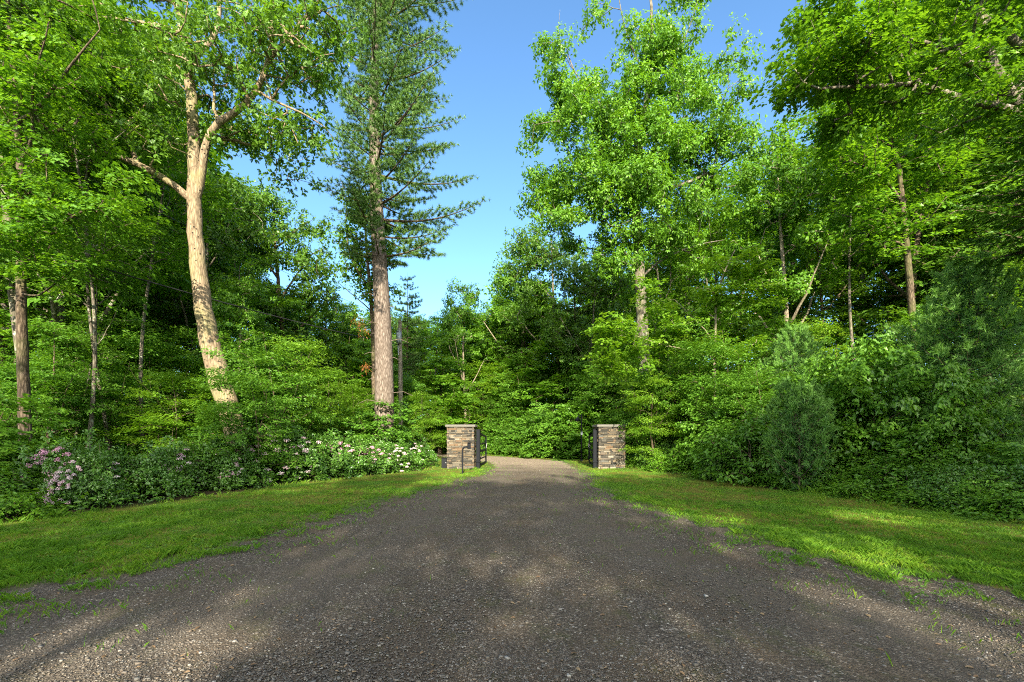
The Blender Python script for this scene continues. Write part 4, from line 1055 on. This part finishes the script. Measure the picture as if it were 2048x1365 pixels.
# beyond the gate, told apart
place('ash', 1055, 44, 478, 0.4, label='tallest pale crowned tree right of the sky gap beyond the gate', wide=1.25)
place('ash', 935, 42, 548, 1.4, label='pointed tree standing alone in the sky gap above the left pillar', wide=.85)
place('pinebg', 1150, 38, 500, 2.0, label='flat boughed pine showing left of the hickory trunk')
place('pinebg', 815, 38, 545, .6, label='flat topped pine behind the utility pole', wide=.8)
place('oak', 1118, 40, 440, 1.0, label='broad tree between the sky gap and the hickory crown', wide=.95)
place('oak', 1180, 34, 520, 4.4, label='oak filling the space beneath the hickory crown on its left')
place('bright', 1110, 37, 672, 1.0, label='wide sunlit maple straight beyond the open gate', wide=1.3)
place('bright', 880, 33, 705, 3.0, label='bright spreading maple rising behind the left pillar', wide=1.25)
place('beech', 960, 43, 720, 2.0, label='lime green small tree deep in the gap beyond the gate', wide=1.3)
place('dense', 1060, 42, 700, 2.4, label='dark dense tree behind the road bend beyond the gate', wide=1.3)
# placed by hand near the drive
place('hemlock', 2120, 10.2, 60, 2.2, label='dark feathery hemlock drooping in at the right edge')
place('youngpine', 1935, 12.2, 545, .4, label='large soft young white pine among the shrubs at far right', wide=1.15)
place('youngpine', 1590, 17.5, 668, 2.4, label='shaded young pine rising just behind the small roadside pine', wide=1.1)
place('pinelet', 1603, 12.4, 786, 1.1, label='small bushy white pine at the edge of the right verge')
place('beech', 585, 18.5, 668, .9, label='yellow green beech sapling right of the leaning oak trunk', wide=1.0)
place('beech', 340, 15.5, 735, 2.9, label='low yellow green beech sapling left of the leaning oak trunk', wide=1.25)
place('beech', 1310, 19.5, 745, 5.0, label='bright layered small tree right behind the right pillar', wide=1.0)
place('beech', 1440, 18.0, 760, 1.9, label='sprawling small tree beneath the sunlit maple sapling')
place('slim', 292, 17.5, 40, 0.3, label='straight thin dark trunk midway between left edge and leaning oak')
place('slim2', 1385, 30, 330, 3.4, label='thin pale forked trunk right of the hickory')
place('slim', 1341, 27, 300, 2.0, label='thin dark straight trunk close right of the hickory')
place('slim2', 130, 14.5, 330, 1.2, label='thin crooked sapling trunk near the left edge maple')
place('slim', 165, 14.0, 20, 4.0, label='slim dark trunk standing between left edge maple and crooked sapling')
place('slim2', 232, 15.5, 90, 5.1, label='slim wavering trunk left of the straight dark one')
place('oak', 66, 18, -150, 0.8, label='thick pinkish lit trunk behind the left edge maple')

place('maple2', 1640, 28, 400, .7, label='leafy tree filling the gap right of the sunlit maple sapling')
place('maple', 1730, 31, 330, 1.9, label='leafy tree filling the gap left of the slender grey maple')
place('maple2', 1880, 27, 380, 2.9, label='leafy tree standing just right of the slender grey maple')
# the wood by zones: nobody could tell these apart
def zone(name, lab, items):
    for kind, px, Y, top in items:
        place(kind, px, Y, top, label=lab, group=name)
Z = []
kinds_tall = ['maple', 'maple2', 'oak', 'ash', 'slim', 'slim2']
rr = random.Random(77)
def scatter(n, px0, px1, Y0, Y1, topf, kinds, mind=2.2, acc=None):
    out = []; pts = acc if acc is not None else []
    for _ in range(n * 30):
        if len(out) >= n: break
        Y = Y0 + (Y1 - Y0) * rr.random() ** .8; px = rr.uniform(px0, px1); X = (px - CX) / F * Y
        if any(math.hypot(X - a, Y - b) < mind for a, b in pts): continue
        if bool(lawn_mask(np.array([X]), np.array([Y]))[0]) or float(road_dist(np.array([X]), np.array([Y]))[0]) < 2.2: continue
        pts.append((X, Y)); out.append((rr.choice(kinds), px, Y, topf(px) + rr.uniform(-30, 50)))
    return out
pts = []
topL = lambda px: np.interp(px, [-400, 0, 150, 330, 440, 480, 560, 660, 760, 860, 1000], [-200, -120, -40, 220, 440, 500, 600, 640, 640, 650, 640])
topR = lambda px: np.interp(px, [1030, 1100, 1200, 1400, 1500, 1540, 1580, 1640, 1760, 2048, 2600], [640, 560, 520, 380, 330, 300, 250, 180, 60, -100, -150])
zone('tall trees of the left wood', 'tall leafy tree in the deep wood behind the flowering shrubs', scatter(34, -250, 520, 18, 48, topL, kinds_tall + ['maple', 'maple2'], 2.6, pts))
zone('trees between the oak and the pine', 'leafy tree low in the gap between leaning oak and great pine', scatter(9, 480, 760, 27, 48, topL, ['maple', 'maple2', 'oak', 'ash'], 3., pts))
zone('tall trees of the right wood', 'tall leafy tree in the deep wood behind the right hand shrubs', scatter(34, 1290, 2350, 19, 46, topR, kinds_tall + ['slim', 'maple2', 'slim'], 2.6, pts))
zone('small trees under the left wood', 'low shaded tree under the left wood behind the flowering shrubs', scatter(24, -150, 610, 13.5, 30, lambda p: 660, ['beech2', 'beech2', 'beech', 'dense'], 2.0))
zone('small trees under the right wood', 'low shaded tree under the right wood behind the verge shrubs', scatter(26, 1290, 2250, 14.5, 30, lambda p: np.interp(p, [1290, 1800, 2048], [700, 600, 520]), ['beech2', 'beech2', 'beech', 'dense'], 2.0))
zone('distant trees beyond the gate', 'distant leafy tree in the mass beyond the gate', scatter(26, 740, 1290, 43, 66, lambda p: np.interp(p, [740, 860, 1000, 1060, 1290], [640, 640, 640, 590, 540]), ['maple', 'maple2', 'bright', 'dense', 'oak'], 3.0))
zone('small trees round the bend', 'small dark green tree lining the bend beyond the gate', [(k, px, Y, t) for k, px, Y, t in
     [('dense', 1010, 41, 740), ('beech2', 1165, 37, 720), ('dense', 1210, 33, 640), ('beech2', 1040, 43.5, 790), ('beech', 1120, 38.5, 770), ('beech2', 1215, 31, 720), ('dense', 1250, 29, 650), ('beech2', 975, 42, 800), ('beech', 838, 27, 780), ('dense', 790, 33, 690), ('bright', 740, 28, 700), ('beech', 700, 24, 760), ('beech2', 820, 30, 730), ('beech', 650, 23, 730), ('bright', 930, 46, 690)]])
zone('trees left of the sky gap', 'mid distance tree low behind the great pine and utility pole', [('ash', 690, 34, 590), ('maple', 770, 40, 600), ('maple', 865, 47, 630), ('ash', 905, 50, 600), ('maple2', 985, 50, 610), ('maple', 720, 30, 640), ('maple', 645, 36, 560), ('ash', 1010, 52, 560), ('maple', 1035, 47, 540)])
zone('far wall of trees', 'far tree closing the background of the woods', scatter(30, -300, 2400, 52, 78, lambda p: np.interp(p, [-300, 400, 520, 1000, 1400, 1700, 2400], [100, 250, 620, 650, 520, 330, 200]), ['maple', 'maple2', 'oak', 'dense'], 4.5))
# trees at the viewer's back: they throw the shade that lies over the drive
back = [(-24, -19, 19.5, 'maple'), (-19.5, -22, 20, 'oak'), (-15, -18, 18.5, 'maple2'), (-10.5, -21, 20, 'maple'), (-6, -18, 18.8, 'maple2'), (-2, -21.5, 20.3, 'ash'), (2.5, -18, 18.4, 'maple2'), (6.5, -21, 20, 'oak'),
        (9.5, -18.5, 19., 'maple'), (13.5, -21.5, 20.5, 'oak'), (17, -17.5, 19.5, 'maple2'), (21, -21, 21, 'maple'), (25, -17, 20, 'dense'), (30, -20, 21, 'maple'), (-5, -15.5, 8, 'dense'), (4.5, -15, 8, 'dense'), (11, -15.5, 12, 'dense'),
        (15.5, -8, 17, 'maple'), (19.5, -3, 17, 'maple2'), (17.5, 3.2, 14, 'maple'), (24, -9, 19, 'oak'), (26, 1, 17, 'maple'), (14, -12, 14, 'dense'), (-12, -14.5, 9, 'dense'), (7.5, -14.5, 9, 'dense')]
for x, y, h_, k in back:
    place(k, 0, y, None, s=h_ / P[k][1], x=x, label='tree across the road behind the viewpoint, shading the drive', group='trees behind the viewpoint')

# ------------------------------------------------------------------ shrubs
rs = np.random.RandomState(301)
P['laurel'] = (make_shrub('laurel_shrub', 1.35, 1.15, rs, LF('laurel', 'tuft', 28, .085, 'oval6', .13), 330, blossoms=(28, 'blossom', [(-1.6, .35), (-2.1, .55), (-1.0, .45), (-1.3, .9)])), 1.35)
P['laurelpink'] = (make_shrub('laurel_shrub', 1.35, 1.1, rs, LF('laurel', 'tuft', 28, .085, 'oval6', .13), 330, blossoms=(24, 'blossom_pink', [(-1.25, .75), (-1.7, .62), (-1.5, .9)])), 1.35)
P['laurelfall'] = (make_shrub('laurel_shrub', 1.35, 1.1, rs, LF('laurel', 'tuft', 28, .085, 'oval6', .13), 330, blossoms=(52, 'blossom', [(-1.45, .75), (-1.5, .5), (-1.55, .3), (-1.7, .12)])), 1.35)
P['laurelfew'] = (make_shrub('laurel_shrub', 1.35, 1.1, rs, LF('laurel', 'tuft', 28, .085, 'oval6', .13), 330, blossoms=(14, 'blossom', [(-1.45, .65), (-1.8, .35)])), 1.35)
P['laurelplain'] = (make_shrub('laurel_shrub', 1.3, 1.15, rs, LF('laurel', 'tuft', 28, .085, 'oval6', .13), 330), 1.3)
P['bush'] = (make_shrub('leafy_shrub', 1.35, 1.1, rs, LF('bush', 'spray', 15, .125, 'oval6', .24), 260), 1.35)
P['bush2'] = (make_shrub('leafy_shrub', 1.2, 1.0, rs, LF('bush', 'spray', 22, .095, 'oval6', .20), 300), 1.2)
P['lowbush'] = (make_shrub('low_shrub', .62, .75, rs, LF('maple', 'spray', 14, .10, 'oval6', .20), 150), .62)
P['mapleshrub'] = (make_shrub('maple_shrub', 3.2, 1.6, rs, LF('bush', 'spray', 26, .135, 'maple', .34), 420, low=.06), 3.2)
P['mapleshrub2'] = (make_shrub('maple_shrub', 3.2, 1.7, rs, LF('deep', 'spray', 26, .14, 'maple', .34), 420, low=.06), 3.2)

def shrub(kind, px, Y, top=None, label=None, group=None, wide=1.0, rz=None, s=None):
    return place(kind, px, Y, top, rz=rz, s=s, label=label, group=group, wide=wide)
# flowering laurels picked out in the photo (blossoms face the viewer)
def on_edge(px, d):
    """depth at which the line of sight through px meets the left bed d metres behind its front"""
    ys = np.linspace(6, 23, 400); return float(ys[int(np.argmin(np.abs((px - CX) / F * ys - (np.interp(ys, BL[:, 0], BL[:, 1]) - d))))])
flowers = []
for kind, px, d, h_, rz, wd, lab in [
    ('laurelpink', 150, 1.7, 1.5, 0, .85, 'laurel shrub topped by the deepest pink blossoms near the left edge'),
    ('laurelfall', 160, .8, 1.15, .1, .7, 'laurel shrub with white blossoms tumbling to the grass at left'),
    ('laurelfew', 282, 1.0, 1.2, -.2, 1., 'laurel shrub with two pale blossom heads left of the leaning oak'),
    ('laurelfew', 395, 1.7, 1.5, .1, 1., 'laurel shrub with pink sprigs in front of the leaning oak foot'),
    ('laurelfew', 470, .8, 1.15, .5, .9, 'laurel shrub with few pale blossoms low at the grass before the oak'),
    ('laurel', 540, 1.8, 1.75, 0, 1.1, 'laurel shrub with white blossoms just right of the leaning oak foot'),
    ('laurel', 620, 1.5, 1.65, -.3, 1.1, 'pale flowered laurel midway between leaning oak and great pine'),
    ('laurelpink', 680, 1.3, 1.5, .0, 1.2, 'laurel shrub with rosy blossoms left of the great pine foot'),
    ('laurelpink', 735, .9, 1.3, .2, 1.1, 'laurel shrub with pink heads right in front of the great pine foot'),
    ('laurel', 775, .9, 1.3, .3, 1.1, 'laurel with white blossoms just right of the great pine foot'),
    ('laurel', 825, .9, 1.3, -.1, 1., 'white flowered laurel at the end of the bed nearest the left pillar')]:
    Y = on_edge(px, d); flowers.append(((px - CX) / F * Y, Y))
    shrub(kind, px, Y, None, lab, 'flowering laurels', rz=rz, s=h_ / 1.35, wide=wd)
shrub('laurel', 1325, 20.5, 888, 'small laurel with white specks of bloom right of the right pillar', 'flowering laurels', rz=.6)

# the bank of leafy shrubs
def bank(n, lab, grp, pxr, Yr, kinds, topf, off):
    k = 0; got = list(flowers)
    for _ in range(n * 40):
        if k >= n: break
        Y = rr.uniform(*Yr); px = rr.uniform(*pxr); X = (px - CX) / F * Y
        xl = np.interp(Y, BL[:, 0], BL[:, 1]); xr = np.interp(Y, BR[:, 0], BR[:, 1])
        dl, dr = xl - X, X - xr
        d = dl if X < 0 else dr
        if Y > 30: d = float(road_dist(np.array([X]), np.array([Y]))[0]) - 1.0
        if X > 0 and d > 1.8 and Y < 14 and px > 1770: continue
        if any(math.hypot(X - a, Y - b) < 1.25 or (abs(X / Y - a / b) < .045 and -1.5 < Y - b < 0 and d < 2.3) for a, b in flowers): continue
        if not (off[0] < d < off[1]) or any(math.hypot(X - a, Y - b) < .95 for a, b in got): continue
        got.append((X, Y)); k += 1
        kd = rr.choice(kinds)
        shrub(kd, px, Y, None, lab, grp, s=rr.uniform(.8, 1.15) * topf(d), wide=rr.uniform(.95, 1.25))
bank(34, 'leafy green shrub packed into the front of the left bank', 'shrubs along the left verge', (-80, 890), (7.5, 24), ['bush', 'bush2', 'laurelplain', 'bush'], lambda d: .86, (.75, 2.3))
bank(40, 'taller shrub set back in the left bank beneath the trees', 'shrubs behind the left verge', (-150, 900), (9, 28), ['bush', 'bush2', 'laurelplain', 'mapleshrub2'], lambda d: .95, (2.3, 7.5))
bank(30, 'low leafy plant spilling onto the left verge grass', 'low plants on the left verge', (-60, 880), (7.5, 23), ['lowbush'], lambda d: .8, (.1, .9))
bank(30, 'leafy shrub packed along the back of the right verge', 'shrubs along the right verge', (1240, 2150), (7.2, 24), ['bush', 'bush2', 'laurelplain', 'bush2'], lambda d: .8, (.7, 2.4))
bank(26, 'low leafy plant edging the right verge', 'low plants on the right verge', (1260, 2100), (7.2, 22), ['lowbush'], lambda d: .8, (.1, .9))
bank(26, 'tall maple leaved shrub in the shade behind the right verge', 'shrubs behind the right verge', (1260, 2200), (8.5, 27), ['mapleshrub2', 'mapleshrub', 'bush'], lambda d: .85, (2.3, 8))
bank(38, 'green shrub lining the far side of the drive beyond the gate', 'shrubs round the bend', (860, 1260), (27, 46), ['bush', 'bush2', 'lowbush', 'mapleshrub2'], lambda d: 1., (.4, 6))
for kind, px, Y, top, wide, lab in [
    ('mapleshrub', 1745, 12.8, 690, .6, 'large maple leaved shrub right of the small roadside pine'),
    ('mapleshrub2', 1680, 13.8, 720, .7, 'dim maple shrub close behind the small roadside pine'),
    ('mapleshrub', 1905, 11.2, 745, .55, 'slim maple shrub with reddish tip before the large young pine'),
    ('mapleshrub2', 1840, 11.6, 860, 1.2, 'low wide maple shrub beneath the large young pine'),
    ('mapleshrub2', 2010, 10.0, 890, 1.3, 'dark maple shrub at the right edge above the verge'),
    ('bush', 1975, 9.0, 960, 1.1, 'bright leaved low shrub at the right edge of the verge'),
    ('bush', 1500, 14.6, 840, .8, 'shrub with upright yellow green shoots left of the small roadside pine'),
    ('mapleshrub', 1440, 17.3, 790, .8, 'green shrub below the maple sapling on the right verge'),
    ('mapleshrub2', 1560, 16.5, 760, 1., 'shaded shrub between maple sapling and small roadside pine')]:
    shrub(kind, px, Y, top, lab, None, wide=wide)

# ------------------------------------------------------------------ camera, sun, sky
cam = bpy.data.objects.new('camera', bpy.data.cameras.new('camera')); COL.objects.link(cam)
cam.location = (0, 0, EYE); cam.rotation_euler = (math.radians(90), 0, 0)
cam.data.sensor_width = 36; cam.data.lens = F / 2048 * 36; cam.data.shift_y = (HOR - 682.5) / 2048; cam.data.clip_end = 1500
sc.camera = cam
SUN_EL, SUN_AZ = math.radians(26), math.radians(180 - 3)     # azimuth clockwise from +Y, towards the sun
S = Vector((math.sin(SUN_AZ) * math.cos(SUN_EL), math.cos(SUN_AZ) * math.cos(SUN_EL), math.sin(SUN_EL)))
sun = bpy.data.objects.new('sun', bpy.data.lights.new('sun', 'SUN')); COL.objects.link(sun)
sun.data.energy = 2.5; sun.data.angle = math.radians(.53); sun.data.color = (1.0, .89, .70)
sun.rotation_euler = (-S).to_track_quat('-Z', 'Y').to_euler(); sun.location = (10, -20, 30)
w = bpy.data.worlds.new('World'); sc.world = w; w.use_nodes = True
nt = w.node_tree; bg = nt.nodes['Background']
sky = nt.nodes.new('ShaderNodeTexSky'); sky.sky_type = 'NISHITA'; sky.sun_disc = False
sky.sun_elevation = SUN_EL; sky.sun_rotation = SUN_AZ; sky.altitude = 200; sky.air_density = 1.0; sky.dust_density = .4; sky.ozone_density = 1.3
mx = nt.nodes.new('ShaderNodeMix'); mx.data_type = 'RGBA'; mx.blend_type = 'MULTIPLY'; mx.inputs[0].default_value = 1.0
nt.links.new(sky.outputs[0], mx.inputs[6]); mx.inputs[7].default_value = (.575, .795, .93, 1)
# warm glow added to the sky around the sun, filling the open shade
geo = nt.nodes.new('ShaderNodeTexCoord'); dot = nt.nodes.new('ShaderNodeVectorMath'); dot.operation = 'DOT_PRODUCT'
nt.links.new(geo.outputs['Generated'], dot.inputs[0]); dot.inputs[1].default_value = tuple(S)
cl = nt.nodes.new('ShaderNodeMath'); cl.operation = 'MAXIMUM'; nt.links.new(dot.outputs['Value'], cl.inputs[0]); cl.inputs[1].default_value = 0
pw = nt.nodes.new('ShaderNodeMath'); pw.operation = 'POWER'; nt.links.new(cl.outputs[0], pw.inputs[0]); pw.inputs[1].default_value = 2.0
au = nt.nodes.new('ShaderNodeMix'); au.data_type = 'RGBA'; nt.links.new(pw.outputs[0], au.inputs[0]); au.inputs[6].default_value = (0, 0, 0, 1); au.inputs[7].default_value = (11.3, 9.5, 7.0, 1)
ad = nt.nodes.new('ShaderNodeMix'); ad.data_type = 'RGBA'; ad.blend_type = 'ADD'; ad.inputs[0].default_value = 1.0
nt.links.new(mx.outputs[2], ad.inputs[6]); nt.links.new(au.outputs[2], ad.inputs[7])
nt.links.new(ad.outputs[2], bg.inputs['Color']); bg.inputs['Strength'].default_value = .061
sc.view_settings.view_transform = 'Standard'; sc.view_settings.look = 'None'; sc.view_settings.gamma = 1; sc.view_settings.use_curve_mapping = False
sc.view_settings.exposure = 2.72
sc.render.engine = 'CYCLES'
cy = sc.cycles
cy.max_bounces = 7; cy.diffuse_bounces = 4; cy.glossy_bounces = 2; cy.transmission_bounces = 3; cy.transparent_max_bounces = 4
cy.caustics_reflective = False; cy.caustics_refractive = False
cy.filter_width = 1.05; cy.use_denoising = False; cy.use_adaptive_sampling = True; cy.adaptive_threshold = .006
